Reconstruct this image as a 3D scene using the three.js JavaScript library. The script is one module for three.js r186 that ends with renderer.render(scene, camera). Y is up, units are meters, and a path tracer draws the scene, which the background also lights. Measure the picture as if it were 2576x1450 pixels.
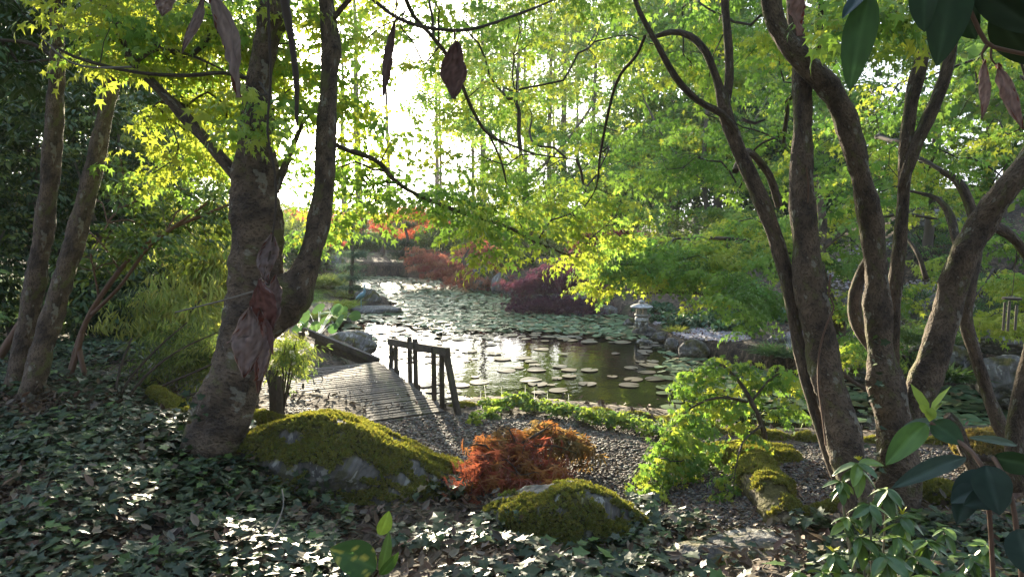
import * as THREE from 'three';
import { mergeGeometries, mergeVertices } from 'three/addons/utils/BufferGeometryUtils.js';
import { ImprovedNoise } from 'three/addons/math/ImprovedNoise.js';
import { RoundedBoxGeometry } from 'three/addons/geometries/RoundedBoxGeometry.js';

// ---------- camera, sky, sun, exposure ----------
const scene = new THREE.Scene();
const FOV = 44, W = 2575, H = 1450, FPX = (H / 2) / Math.tan(THREE.MathUtils.degToRad(FOV / 2)), HORIZON = 547, EYE = 2.2;
const PITCH = Math.atan((H / 2 - HORIZON) / FPX);
const camera = new THREE.PerspectiveCamera(FOV, 16 / 9, 0.05, 900);
camera.position.set(0, EYE, 0);
camera.rotation.set(-PITCH, 0, 0);
scene.add(camera);

const SUN_AZ = Math.atan((845 - W / 2) / FPX), SUN_EL = THREE.MathUtils.degToRad(8.5);
const sunDir = new THREE.Vector3(Math.sin(SUN_AZ) * Math.cos(SUN_EL), Math.sin(SUN_EL), -Math.cos(SUN_AZ) * Math.cos(SUN_EL));
{
  const w = 1024, h = 512, data = new Float32Array(w * h * 4), v = new THREE.Vector3();
  for (let j = 0; j < h; j++) for (let i = 0; i < w; i++) {
    const el = ((j + 0.5) / h - 0.5) * Math.PI, az = ((i + 0.5) / w - 0.5) * 2 * Math.PI;
    v.set(Math.cos(el) * Math.cos(az), Math.sin(el), Math.cos(el) * Math.sin(az));
    const a = Math.acos(Math.min(1, v.dot(sunDir))) * 180 / Math.PI;
    const t = Math.pow(Math.max(0, Math.sin(el)), 0.55), o = (j * w + i) * 4;
    const k = 0.36, g1 = 7 * Math.exp(-a * a / 40), g2 = 2.2 * Math.exp(-a / 11), g3 = 0.4 * Math.exp(-a / 30);
    data[o] = k * (0.78 - 0.50 * t) + g1 * 1.0 + g2 * 1.0 + g3;
    data[o + 1] = k * (0.86 - 0.40 * t) + g1 * 0.92 + g2 * 0.89 + g3;
    data[o + 2] = k * (1.00 - 0.20 * t) + g1 * 0.72 + g2 * 0.68 + g3 * 0.9;
    data[o + 3] = 1;
  }
  const sky = new THREE.DataTexture(data, w, h, THREE.RGBAFormat, THREE.FloatType);
  sky.mapping = THREE.EquirectangularReflectionMapping; sky.magFilter = THREE.LinearFilter; sky.needsUpdate = true;
  scene.background = sky; scene.environment = sky;
}
const sun = new THREE.DirectionalLight(new THREE.Color().setRGB(1, 0.87, 0.64), 5);
sun.position.copy(sunDir).multiplyScalar(80); sun.target.position.set(0, 0, -12); sun.position.add(sun.target.position);
sun.castShadow = true; sun.shadow.mapSize.set(4096, 4096); sun.shadow.radius = 1;
Object.assign(sun.shadow.camera, { left: -35, right: 35, top: 35, bottom: -20, near: 1, far: 220 });
scene.add(sun, sun.target);
const renderer = new THREE.WebGLRenderer({ antialias: true });
renderer.shadowMap.enabled = true;
renderer.toneMapping = THREE.LinearToneMapping;
renderer.toneMappingExposure = 5.8;

// ---------- helpers ----------
const V = (x, y, z) => new THREE.Vector3(x, y, z);
let seedState = 12345;
const R = (a = 1, b) => { seedState = (seedState + 0x6d2b79f5) | 0; let t = Math.imul(seedState ^ (seedState >>> 15), 1 | seedState); t = (t + Math.imul(t ^ (t >>> 7), 61 | t)) ^ t; const u = ((t ^ (t >>> 14)) >>> 0) / 4294967296; return b === undefined ? u * a : a + u * (b - a); };
const reseed = (s) => { seedState = s * 7919 + 17; };
const N = () => (R() + R() + R() - 1.5) * 1.15;
const perlin = new ImprovedNoise();
const noise = (x, y, z) => perlin.noise(x + 37.3, y + 11.7, z + 71.1);
const fbm = (x, y, z, o = 4) => { let s = 0, a = 0.5, f = 1; for (let i = 0; i < o; i++) { s += a * noise(x * f, y * f, z * f); a *= 0.5; f *= 2.03; } return s; };
const clamp = THREE.MathUtils.clamp, lerp = THREE.MathUtils.lerp, ss = THREE.MathUtils.smoothstep, D2R = Math.PI / 180;
const CP = Math.cos(PITCH), SP = Math.sin(PITCH);
function ray(px, py) { const u = (px - W / 2) / FPX, v = (H / 2 - py) / FPX; return V(u, v * CP - SP, -(CP + v * SP)); }
function P(px, py, d) { const r = ray(px, py); return r.multiplyScalar(d / -r.z).add(camera.position); }       // at depth d in front of the eye
function G(px, py, g = 0) { const r = ray(px, py); return r.multiplyScalar((g - EYE) / r.y).add(camera.position); } // where the sight line meets height g
function toPixel(p) { const x = p.x, y = p.y - EYE, z = p.z; const yc = y * CP - z * SP, zc = y * SP + z * CP; return [W / 2 + FPX * x / -zc, H / 2 - FPX * yc / -zc]; }
const C = (r, g, b) => new THREE.Color().setRGB(r, g, b);

const taken = new Map();
function numbered(n) { const k = taken.get(n) ?? 0; taken.set(n, k + 1); return k ? n + '_' + String(k).padStart(3, '0') : n; }
function tag(o, label, category, group, kind) { o.userData = { ...o.userData, label, category }; if (group) o.userData.group = group; if (kind) o.userData.kind = kind; return o; }
function thing(name, label, category, pos, group) { const g = new THREE.Group(); g.name = numbered(name); if (pos) g.position.copy(pos); scene.add(g); return tag(g, label, category, group); }
function part(name, geo, mat, parent, kind) { const m = new THREE.Mesh(geo, mat); m.name = name; m.castShadow = m.receiveShadow = true; if (parent) { parent.add(m); m.position.sub(parent.position); } if (kind) m.userData.kind = kind; return m; }
function solo(name, geo, mat, label, category, group, kind) { const m = part(numbered(name), geo, mat); scene.add(m); return tag(m, label, category, group, kind); }
const M4 = new THREE.Matrix4(), Q = new THREE.Quaternion(), E = new THREE.Euler();
function copies(name, geo, mat, list, parent, kind) {   // list of {p, q|e, s, c}
  const im = new THREE.InstancedMesh(geo, mat, list.length); im.name = name; im.castShadow = im.receiveShadow = true;
  const S = V(1, 1, 1);
  list.forEach((t, i) => {
    if (t.q) Q.copy(t.q); else Q.setFromEuler(E.set(t.e[0], t.e[1], t.e[2], 'YXZ'));
    if (typeof t.s === 'number') S.setScalar(t.s); else S.copy(t.s);
    im.setMatrixAt(i, M4.compose(t.p, Q, S));
    if (t.c) im.setColorAt(i, t.c);
  });
  if (parent) { parent.add(im); im.position.sub(parent.position); } else scene.add(im);
  im.userData.kind = kind || 'stuff';
  return im;
}
// tints: a base colour varied around itself
const tint = (r, g, b, v = 0.2) => { const k = 1 + N() * v; return C(r * k * (1 + N() * v * 0.5), g * k, b * k * (1 + N() * v * 0.5)); };

// ---------- computed textures ----------
function lattice(n, s) { const a = new Float32Array(n * n); let t = s; for (let i = 0; i < a.length; i++) { t = (Math.imul(t, 1664525) + 1013904223) | 0; a[i] = (t >>> 8) / 16777216; } return a; }
function tileNoise(u, v, n, lat) { const x = u * n, y = v * n, xi = Math.floor(x), yi = Math.floor(y), fx = x - xi, fy = y - yi, sx = fx * fx * (3 - 2 * fx), sy = fy * fy * (3 - 2 * fy); const q = (i, j) => lat[((j % n + n) % n) * n + ((i % n + n) % n)]; return lerp(lerp(q(xi, yi), q(xi + 1, yi), sx), lerp(q(xi, yi + 1), q(xi + 1, yi + 1), sx), sy); }
const LATS = [4, 8, 16, 32, 64, 128, 256].map((n, i) => [n, lattice(n, 99 + i * 31)]);
const tfbm = (u, v, from, to) => { let s = 0, a = 1, w = 0; for (let i = from; i <= to; i++) { s += a * tileNoise(u, v, LATS[i][0], LATS[i][1]); w += a; a *= 0.6; } return s / w; };
function tex(n, fn, srgb) {
  const d = new Uint8Array(n * n * 4);
  for (let j = 0; j < n; j++) for (let i = 0; i < n; i++) { const c = fn(i / n, j / n), o = (j * n + i) * 4; for (let k = 0; k < 3; k++) d[o + k] = clamp(Math.round(255 * (srgb ? Math.pow(Math.max(0, c[k]), 1 / 2.2) : c[k])), 0, 255); d[o + 3] = 255; }
  const t = new THREE.DataTexture(d, n, n); t.wrapS = t.wrapT = THREE.RepeatWrapping; t.magFilter = THREE.LinearFilter; t.minFilter = THREE.LinearMipmapLinearFilter; t.generateMipmaps = true; if (srgb) t.colorSpace = THREE.SRGBColorSpace; t.needsUpdate = true; return t;
}
const mix3 = (a, b, t) => [lerp(a[0], b[0], t), lerp(a[1], b[1], t), lerp(a[2], b[2], t)];
const barkH = (u, v) => 0.5 * tfbm(u, v * 0.999, 2, 5) + 0.5 * tfbm(u, v, 4, 6);
const barkTex = tex(512, (u, v) => {
  const n = tfbm(u, v, 1, 5), f = tfbm(u, v, 4, 6), l = tfbm(v, u, 1, 4), m = tfbm(1 - u, v, 0, 4);
  let c = mix3([0.054, 0.037, 0.025], [0.17, 0.12, 0.078], clamp((n - 0.28) * 2.2, 0, 1));
  c = mix3(c, [c[0] * 0.45, c[1] * 0.42, c[2] * 0.4], ss(f, 0.52, 0.68));
  c = mix3(c, [0.10, 0.10, 0.03], ss(m, 0.51, 0.63) * 0.8);
  c = mix3(c, [0.24, 0.23, 0.185], ss(l, 0.66, 0.70) * 0.6);
  return c;
}, true);
const barkBump = tex(512, (u, v) => { const h = barkH(u, v); return [h, h, h]; });
const stoneTex = tex(512, (u, v) => {
  const n = tfbm(u, v, 0, 4), f = tfbm(v, u, 3, 6), l = tfbm(1 - v, u, 1, 5);
  let c = mix3([0.06, 0.056, 0.052], [0.21, 0.195, 0.175], clamp((n * 0.6 + f * 0.4 - 0.3) * 2.3, 0, 1));
  c = mix3(c, [0.09, 0.085, 0.035], ss(l, 0.52, 0.62) * 0.7);
  c = mix3(c, [0.36, 0.35, 0.31], ss(tfbm(v, 1 - u, 2, 5), 0.62, 0.68) * 0.7);
  return c;
}, true);
const stoneBump = tex(512, (u, v) => { const h = 0.5 * tfbm(u, v, 1, 4) + 0.5 * tfbm(v, u, 3, 6); return [h, h, h]; });
const woodTex = tex(512, (u, v) => {
  const g = tfbm(u * 0.999, Math.floor(v * 64) / 64 + u * 0.01, 3, 6), n = tfbm(v, u, 1, 4), d = tfbm(u, v, 4, 6);
  let c = mix3([0.036, 0.029, 0.024], [0.11, 0.09, 0.075], clamp((g * 0.5 + n * 0.5 - 0.28) * 2.1, 0, 1));
  return mix3(c, [0.10, 0.11, 0.04], ss(tfbm(1 - u, v, 1, 4), 0.58, 0.7) * 0.6 * (0.5 + d));
}, true);
const woodBump = tex(256, (u, v) => { const h = 0.6 * tfbm(u * 0.999, v, 2, 5) + 0.4 * tfbm(v, u, 4, 6); return [h, h, h]; });
const soilTex = tex(512, (u, v) => { const n = tfbm(u, v, 2, 6), l = tfbm(v, u, 4, 6), k = tfbm(1 - v, u, 0, 3); let c = mix3([0.028, 0.02, 0.014], [0.12, 0.085, 0.055], clamp((n - 0.3) * 2.2, 0, 1)); c = mix3(c, [0.22, 0.15, 0.10], ss(l, 0.6, 0.68) * 0.7); return mix3(c, [0.05, 0.065, 0.02], ss(k, 0.5, 0.65) * 0.5); }, true);
const soilBump = tex(512, (u, v) => { const h = tfbm(u, v, 3, 6); return [h, h, h]; });
const rippleBump = tex(256, (u, v) => { const h = tfbm(u, v, 1, 4); return [h, h, h]; });

// ---------- materials ----------
const std = (o) => new THREE.MeshStandardMaterial({ side: THREE.DoubleSide, ...o });
const leafMat = (t = 0.5, rough = 1, extra = {}) => new THREE.MeshPhysicalMaterial({ color: 0xffffff, roughness: rough, transmission: t, thickness: 0, side: THREE.DoubleSide, specularIntensity: 0.6, ...extra });
const M = {
  bark: std({ map: barkTex, bumpMap: barkBump, bumpScale: 0.018, roughness: 0.95 }),
  twig: std({ color: C(0.055, 0.042, 0.032), roughness: 0.9 }),
  redtwig: std({ color: C(0.12, 0.068, 0.042), roughness: 0.85 }),
  greytwig: std({ color: C(0.16, 0.145, 0.12), roughness: 0.9 }),
  farbark: std({ color: C(0.12, 0.10, 0.08), roughness: 1 }),
  stone: std({ map: stoneTex, bumpMap: stoneBump, bumpScale: 0.02, roughness: 0.95, vertexColors: true }),
  wood: std({ map: woodTex, bumpMap: woodBump, bumpScale: 0.004, roughness: 0.85 }),
  soil: std({ map: soilTex, bumpMap: soilBump, bumpScale: 0.03, roughness: 1, vertexColors: true }),
  water: new THREE.MeshPhysicalMaterial({ color: C(0.010, 0.009, 0.006), roughness: 0.035, ior: 1.36, bumpMap: rippleBump, bumpScale: 0.0035, specularIntensity: 1 }),
  maple: leafMat(0.55),
  gloss: new THREE.MeshPhysicalMaterial({ color: 0xffffff, roughness: 0.34, side: THREE.DoubleSide, specularIntensity: 0.9 }),
  satin: leafMat(0.38, 0.62),
  ivy: new THREE.MeshPhysicalMaterial({ color: 0xffffff, roughness: 0.45, side: THREE.DoubleSide, specularIntensity: 0.7 }),
  moss: leafMat(0.55),
  grass: leafMat(0.5),
  litter: std({ color: 0xffffff, roughness: 0.8 }),
  pebble: std({ color: 0xffffff, roughness: 0.75 }),
  pad: new THREE.MeshPhysicalMaterial({ color: 0xffffff, roughness: 0.42, side: THREE.DoubleSide, specularIntensity: 0.7 }),
  deadleaf: leafMat(0.14, 1, { vertexColors: true }),
  leafPlain: leafMat(0.35, 0.55, { vertexColors: true }),
  bluebronze: std({ color: C(0.16, 0.28, 0.33), roughness: 0.5, metalness: 0.3 }),
  metal: std({ color: C(0.13, 0.12, 0.10), roughness: 0.5, metalness: 0.4 }),
};

// ---------- geometry helpers ----------
function catmull(pts, step) {   // pts {p, r} -> dense list
  const out = [];
  for (let i = 0; i < pts.length - 1; i++) {
    const a = pts[Math.max(0, i - 1)], b = pts[i], c = pts[i + 1], d = pts[Math.min(pts.length - 1, i + 2)];
    const n = Math.max(1, Math.ceil(b.p.distanceTo(c.p) / step));
    for (let k = 0; k < n; k++) {
      const t = k / n, t2 = t * t, t3 = t2 * t, f = (w, x, y, z) => 0.5 * (2 * x + (y - w) * t + (2 * w - 5 * x + 4 * y - z) * t2 + (3 * x - w - 3 * y + z) * t3);
      out.push({ p: V(f(a.p.x, b.p.x, c.p.x, d.p.x), f(a.p.y, b.p.y, c.p.y, d.p.y), f(a.p.z, b.p.z, c.p.z, d.p.z)), r: lerp(b.r, c.r, t * t * (3 - 2 * t)) });
    }
  }
  out.push(pts[pts.length - 1]);
  return out;
}
function tube(pts, { sides = 8, step = 0.12, rough = 0.1, scale = 3, dense = false, cap = true, uvScale = 0.7 } = {}) {
  const ring = dense ? pts : catmull(pts, step), pos = [], uv = [], idx = [];
  let nrm = null, len = 0; const T = V(), Bn = V();
  const rm = ring.reduce((a, q) => a + q.r, 0) / ring.length, ku = Math.max(1, Math.round(2 * Math.PI * rm / uvScale));
  ring.forEach((q, i) => {
    T.subVectors(ring[Math.min(i + 1, ring.length - 1)].p, ring[Math.max(0, i - 1)].p).normalize();
    if (!nrm) { nrm = Math.abs(T.y) > 0.8 ? V(1, 0, 0) : V(0, 1, 0); }
    nrm = nrm.clone().addScaledVector(T, -nrm.dot(T)).normalize(); Bn.crossVectors(T, nrm);
    if (i) len += q.p.distanceTo(ring[i - 1].p);
    for (let s = 0; s <= sides; s++) {
      const a = s / sides * 2 * Math.PI, ca = Math.cos(a), sa = Math.sin(a);
      const x = q.p.x + (nrm.x * ca + Bn.x * sa) * q.r, y = q.p.y + (nrm.y * ca + Bn.y * sa) * q.r, z = q.p.z + (nrm.z * ca + Bn.z * sa) * q.r;
      const k = rough ? 1 + rough * (1.5 * noise(x * scale, y * scale, z * scale) + 0.7 * noise(x * scale * 4, y * scale * 2.5, z * scale * 4) + 0.45 * noise(x * scale * 10, y * scale * 7, z * scale * 10) + 0.9 * Math.pow(Math.max(0, noise(x * scale * 2.2 + 9, y * scale * 1.6, z * scale * 2.2)), 2) * 2) : 1;
      pos.push(q.p.x + (x - q.p.x) * k, q.p.y + (y - q.p.y) * k, q.p.z + (z - q.p.z) * k);
      uv.push(s / sides * ku, len / uvScale);
    }
  });
  const w = sides + 1;
  for (let i = 0; i < ring.length - 1; i++) for (let s = 0; s < sides; s++) { const a = i * w + s; idx.push(a, a + 1, a + w, a + 1, a + w + 1, a + w); }
  if (cap) for (const [i, f] of [[0, 0], [ring.length - 1, 1]]) { const c = pos.length / 3; pos.push(...ring[i].p.toArray()); uv.push(0, 0); for (let s = 0; s < sides; s++) f ? idx.push(c, i * w + s, i * w + s + 1) : idx.push(c, i * w + s + 1, i * w + s); }
  const g = new THREE.BufferGeometry(); g.setAttribute('position', new THREE.Float32BufferAttribute(pos, 3)); g.setAttribute('uv', new THREE.Float32BufferAttribute(uv, 2)); g.setIndex(idx); g.computeVertexNormals();
  if (true) { const n = g.attributes.normal; for (let i = 0; i < ring.length; i++) { const a = i * w, b = a + sides; const x = n.getX(a) + n.getX(b), y = n.getY(a) + n.getY(b), z = n.getZ(a) + n.getZ(b), l = Math.hypot(x, y, z) || 1; n.setXYZ(a, x / l, y / l, z / l); n.setXYZ(b, x / l, y / l, z / l); } }
  return g;
}
// a bar of rectangular section between two points
function bar(p, q, w, h, r = 0.006, up = V(0, 1, 0)) {
  const l = p.distanceTo(q), g = new RoundedBoxGeometry(w, h, l, 1, r), z = q.clone().sub(p).normalize(), x = up.clone().cross(z).normalize(), y = z.clone().cross(x);
  const uv = g.attributes.uv, ps = g.attributes.position; for (let i = 0; i < uv.count; i++) uv.setXY(i, ps.getZ(i) * 0.9 + w * 7, (ps.getX(i) + ps.getY(i)) * 1.6 + l * 3.1);
  g.applyMatrix4(new THREE.Matrix4().makeBasis(x, y, z).setPosition(p.clone().add(q).multiplyScalar(0.5))); return g;
}
const xf = (g, p, e = [0, 0, 0], s = 1) => { const S = typeof s === 'number' ? V(s, s, s) : s; return g.clone().applyMatrix4(new THREE.Matrix4().compose(p, new THREE.Quaternion().setFromEuler(new THREE.Euler(e[0], e[1], e[2], 'YXZ')), S)); };
const bare = (g) => { const o = g.index ? g.toNonIndexed() : g.clone(); for (const k of Object.keys(o.attributes)) if (k !== 'position' && k !== 'normal') o.deleteAttribute(k); return o; };

// ----- leaves: base at the origin, pointing along +x, face up -----
function fan(outline, cx, cy = 0, bend = 0.25, fold = 0.15) {
  const pos = [], y = (x, z) => cy - bend * x * x + fold * Math.abs(z);
  for (let i = 0; i < outline.length; i++) { const a = outline[i], b = outline[(i + 1) % outline.length]; pos.push(cx, y(cx, 0), 0, a[0], y(a[0], a[1]), a[1], b[0], y(b[0], b[1]), b[1]); }
  const g = new THREE.BufferGeometry(); g.setAttribute('position', new THREE.Float32BufferAttribute(pos, 3)); g.computeVertexNormals(); return g;
}
function palmate(lobes, valley, spread, base = 0.12, narrow = 0) {   // unit length
  const o = [], c = 0.32;
  for (let i = 0; i < lobes; i++) {
    const a = (i / (lobes - 1) - 0.5) * 2 * spread, l = (0.70 - 0.36 * Math.pow(Math.abs(a) / spread, 1.6));
    if (narrow) { const hw = narrow; o.push([c + Math.cos(a - hw) * l * 0.6, Math.sin(a - hw) * l * 0.6]); }
    o.push([c + Math.cos(a) * l, Math.sin(a) * l]);
    if (narrow) { const hw = narrow; o.push([c + Math.cos(a + hw) * l * 0.6, Math.sin(a + hw) * l * 0.6]); }
    if (i < lobes - 1) { const a2 = ((i + 0.5) / (lobes - 1) - 0.5) * 2 * spread; o.push([c + Math.cos(a2) * valley, Math.sin(a2) * valley]); }
  }
  o.push([c - base, 0]);
  return o;
}
const mapleLeaf = fan(palmate(5, 0.24, 2.0), 0.34, 0, 0.35, 0.12);
const mapleLeaf7 = fan(palmate(7, 0.26, 2.25), 0.34, 0, 0.35, 0.12);
const laceLeaf = fan(palmate(7, 0.07, 1.9, 0.08, 0.10), 0.32, 0, 0.7, 0.1);
const ivyLeaf = fan([[0.02, -0.06], [-0.06, -0.36], [0.3, -0.28], [0.42, -0.46], [0.6, -0.22], [1.0, 0], [0.6, 0.22], [0.42, 0.46], [0.3, 0.28], [-0.06, 0.36], [0.02, 0.06]], 0.36, 0, 0.12, 0.13);
const ovalLeaf = fan([[0, 0], [0.25, -0.17], [0.55, -0.2], [0.85, -0.1], [1, 0], [0.85, 0.1], [0.55, 0.2], [0.25, 0.17]], 0.5, 0, 0.3, 0.25);
const lanceLeaf = fan([[0, 0], [0.3, -0.085], [0.65, -0.075], [1, 0], [0.65, 0.075], [0.3, 0.085]], 0.5, 0, 0.35, 0.3);
const chipLeaf = fan([[0, 0], [0.45, -0.3], [1, 0], [0.45, 0.3]], 0.45, 0, 0.2, 0.2);
const roundLeaf = fan([[0, 0], [0.1, -0.35], [0.5, -0.5], [0.9, -0.3], [1, 0], [0.9, 0.3], [0.5, 0.5], [0.1, 0.35]], 0.5, 0, 0.2, 0.15);

// a twig end carrying leaves: flat spray, unit length along +x
function spray(leaf, n, size, { droop = 0.5, flat = 0.5, spreadY = 0.06, len = 1, side = 0.9, drop = 0.12 } = {}) {
  const gs = [];
  for (let i = 0; i < n; i++) {
    const t = (i + R()) / n, s = i % 2 ? 1 : -1, yaw = s * side * (1.1 - 0.75 * t) + N() * 0.35;
    const petiole = size * R(0.2, 0.7), x = t * len + Math.cos(yaw) * petiole, z = -Math.sin(yaw) * petiole, y = N() * spreadY - drop * t * t - petiole * droop * 0.4;
    gs.push(xf(leaf, V(x, y, z), [N() * flat, yaw, -droop * R(0.4, 1.5) + N() * 0.2], size * R(0.7, 1.2)));
  }
  return mergeGeometries(gs);
}
function clump(leaf, n, size, flat = 1) {   // leaves filling a unit ball
  const gs = [];
  for (let i = 0; i < n; i++) { const v = V(N(), N() * flat, N()).multiplyScalar(0.55); gs.push(xf(leaf, v, [R(-1.2, 1.2), R(0, 6.28), R(-1, 0.5)], size * R(0.6, 1.3))); }
  return mergeGeometries(gs);
}
reseed(1);
const S = {
  maple: spray(mapleLeaf, 13, 0.22, { droop: 0.75, flat: 0.45 }),
  mapleFine: spray(mapleLeaf7, 9, 0.36, { droop: 0.75, flat: 0.4 }),
  mapleFar: spray(mapleLeaf, 20, 0.2, { droop: 0.7, flat: 0.5, spreadY: 0.1 }),
  lace: spray(laceLeaf, 7, 0.66, { droop: 1.2, flat: 0.5 }),
  lacefar: spray(laceLeaf, 14, 0.3, { droop: 0.9, flat: 0.5 }),
  oval: spray(ovalLeaf, 12, 0.32, { droop: 0.5, flat: 0.7, spreadY: 0.1 }),
  lance: spray(lanceLeaf, 14, 0.32, { droop: 0.6, flat: 0.6, spreadY: 0.1 }),
  bamboo: spray(lanceLeaf, 12, 0.42, { droop: 1.0, flat: 0.5, spreadY: 0.12 }),
  far: clump(chipLeaf, 26, 0.26),
  farFlat: clump(chipLeaf, 26, 0.24, 0.35),
  needle: clump(fan([[0, 0], [0.5, -0.05], [1, 0], [0.5, 0.05]], 0.5, 0, 0.1, 0.1), 30, 0.5, 0.3),
  ground: clump(roundLeaf, 9, 0.42, 0.3),
};

// ---------- terrain ----------
const poly = [[925, 905], [850, 830], [880, 790], [965, 778], [1000, 766], [935, 752], [895, 735], [890, 712], [905, 697], [1000, 697], [1100, 705], [1180, 726], [1280, 741], [1330, 765], [1450, 780], [1530, 786], [1590, 800], [1600, 822], [1660, 868], [1720, 900], [1800, 906], [1900, 925], [2000, 942], [2150, 955], [2300, 965], [2450, 975], [2600, 1000], [2800, 1050], [2800, 1160], [2550, 1120], [2300, 1115], [2050, 1105], [1900, 1097], [1750, 1062], [1600, 1050], [1450, 1035], [1300, 1020], [1180, 1022], [1120, 1035], [1000, 1005], [900, 965]].map(([x, y]) => { const p = G(x, y, 0); return [p.x, p.z]; });
function pondDistance(x, z) {   // negative inside
  let d = 1e9, inside = false;
  for (let i = 0, j = poly.length - 1; i < poly.length; j = i++) {
    const [ax, az] = poly[i], [bx, bz] = poly[j];
    if ((az > z) !== (bz > z) && x < (bx - ax) * (z - az) / (bz - az) + ax) inside = !inside;
    const dx = bx - ax, dz = bz - az, t = clamp(((x - ax) * dx + (z - az) * dz) / (dx * dx + dz * dz), 0, 1);
    d = Math.min(d, Math.hypot(x - ax - t * dx, z - az - t * dz));
  }
  return inside ? -d : d;
}
const ctl = [];
for (const [px, py, g] of [[1287, 1450, 0.62], [400, 1450, 0.66], [2200, 1450, 0.6], [100, 1250, 0.74], [300, 1100, 0.75], [60, 1000, 0.8], [560, 1190, 0.6], [300, 900, 0.75], [430, 850, 0.7], [900, 1275, 0.40], [1000, 1085, 0.28], [1250, 1090, 0.28], [1500, 1150, 0.28], [1650, 1250, 0.30], [2050, 1200, 0.32], [1430, 1370, 0.38], [1150, 1280, 0.38], [1030, 1290, 0.42], [720, 1260, 0.47], [2100, 1350, 0.46], [2500, 1400, 0.5], [1750, 1330, 0.40], [1300, 1035, 0.2], [1600, 1070, 0.2], [1900, 1120, 0.18], [2300, 1130, 0.2], [2575, 1100, 0.3], [1000, 990, 0.12], [800, 960, 0.2], [740, 1010, 0.3], [660, 1050, 0.42], [820, 830, 0.2], [860, 765, 0.18], [780, 760, 0.35], [740, 720, 0.4], [840, 690, 0.35], [1620, 800, 0.15], [1720, 830, 0.2], [1900, 830, 0.3], [2000, 860, 0.25], [2150, 910, 0.25], [2400, 930, 0.35], [2520, 880, 0.55]]) { const p = G(px, py, g); ctl.push([p.x, p.z, g]); }
ctl.push([-8, -28, 0.6], [0, -29, 0.75], [6, -24, 0.8], [8, -14, 1.7], [12, -16, 2.6], [6, -17, 1.0], [8, -22, 1.2], [16, -25, 3.2], [30, -30, 4], [-7, -12, 0.6], [-15, -12, 0.8], [-15, -30, 0.8], [0, 5, 0.8], [-10, 4, 0.9], [10, 4, 0.9], [-30, -60, 1], [0, -60, 0.9], [30, -60, 3], [-80, -100, 1], [80, -100, 4], [0, -160, 1], [-80, 20, 1], [80, 20, 3], [10, -9, 1.1]);
function baseHeight(x, z) { let s = 0, w = 0; for (const [cx, cz, g] of ctl) { const d2 = (x - cx) ** 2 + (z - cz) ** 2 + 0.06, k = 1 / (d2 * d2); s += k * g; w += k; } return s / w; }
function height(x, z) {
  const d = pondDistance(x, z), b = baseHeight(x, z);
  const h = lerp(-0.5, b, ss(d, -0.12, 0.3));
  return h + (d > 0.1 ? 0.025 * fbm(x * 1.7, 0, z * 1.7, 3) * Math.min(1, d) : 0);
}
const onGround = (x, z, up = 0) => V(x, height(x, z) + up, z);
const GP = (px, py) => { const r = ray(px, py); let t = 1; for (let i = 0; i < 400; i++) { const x = r.x * t, y = EYE + r.y * t, z = r.z * t; if (y <= height(x, z)) break; t += 0.03 + t * 0.004; } return V(r.x * t, height(r.x * t, r.z * t), r.z * t); };
{
  const xs = [], zs = [];
  for (let x = 0; x < 160;) { xs.push(x); if (x) xs.unshift(-x); x += 0.085 + x * 0.012 + Math.max(0, x - 12) * 0.08; }
  for (let z = 7; z > -300;) { zs.push(z); const d = Math.max(0, -z); z -= z > -1.5 ? 0.4 : 0.075 + d * 0.006 + Math.max(0, d - 30) * 0.12; }
  const pos = [], uv = [], col = [], idx = [], w = xs.length;
  for (const z of zs) for (const x of xs) {
    pos.push(x, height(x, z), z); uv.push(x / 1.7, z / 1.7);
    const lawn = lawnMask(x, z), n = fbm(x * 0.8, 3, z * 0.8, 3);
    const c = mix3([0.85 + n, 0.85 + n, 0.8 + n], [1.2, 2.6, 0.5], lawn);
    col.push(...c.map((v) => Math.max(0.1, v)));
  }
  for (let j = 0; j < zs.length - 1; j++) for (let i = 0; i < w - 1; i++) { const a = j * w + i; idx.push(a, a + 1, a + w, a + 1, a + w + 1, a + w); }
  const g = new THREE.BufferGeometry(); g.setAttribute('position', new THREE.Float32BufferAttribute(pos, 3)); g.setAttribute('uv', new THREE.Float32BufferAttribute(uv, 2)); g.setAttribute('color', new THREE.Float32BufferAttribute(col, 3)); g.setIndex(idx); g.computeVertexNormals();
  solo('ground', g, M.soil, 'dark leaf littered garden soil around the pond', 'ground', null, 'structure');
}
function lawnMask(x, z) { if (x > -3.6 || z > -9.5 || z < -26) return 0; const e = ss(-3.9 + 0.06 * (z + 10) - x + 0.3 * noise(x, 0, z), 0, 0.5); return e * ss(-z, 9.7, 11) * (1 - ss(-z, 19, 22)) * (pondDistance(x, z) > 0.35 ? 1 : 0); }
{
  const sh = new THREE.Shape(poly.map(([x, z]) => new THREE.Vector2(x, -z))), g = new THREE.ShapeGeometry(sh); g.rotateX(-Math.PI / 2);
  const p = g.attributes.position, uv = g.attributes.uv; const c = V(); // grow a little under the banks
  let mx = 0, mz = 0; for (let i = 0; i < p.count; i++) { mx += p.getX(i); mz += p.getZ(i); } mx /= p.count; mz /= p.count;
  for (let i = 0; i < p.count; i++) { const x = p.getX(i), z = p.getZ(i), l = Math.hypot(x - mx, z - mz); p.setXYZ(i, x + (x - mx) / l * 0.25, 0, z + (z - mz) / l * 0.25); uv.setXY(i, x / 1.3, z / 1.3); }
  g.computeVertexNormals();
  solo('pond_water', g, M.water, 'dark still pond water reflecting trees and sky', 'water', null, 'structure');
}
console.log('terrain');

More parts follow.
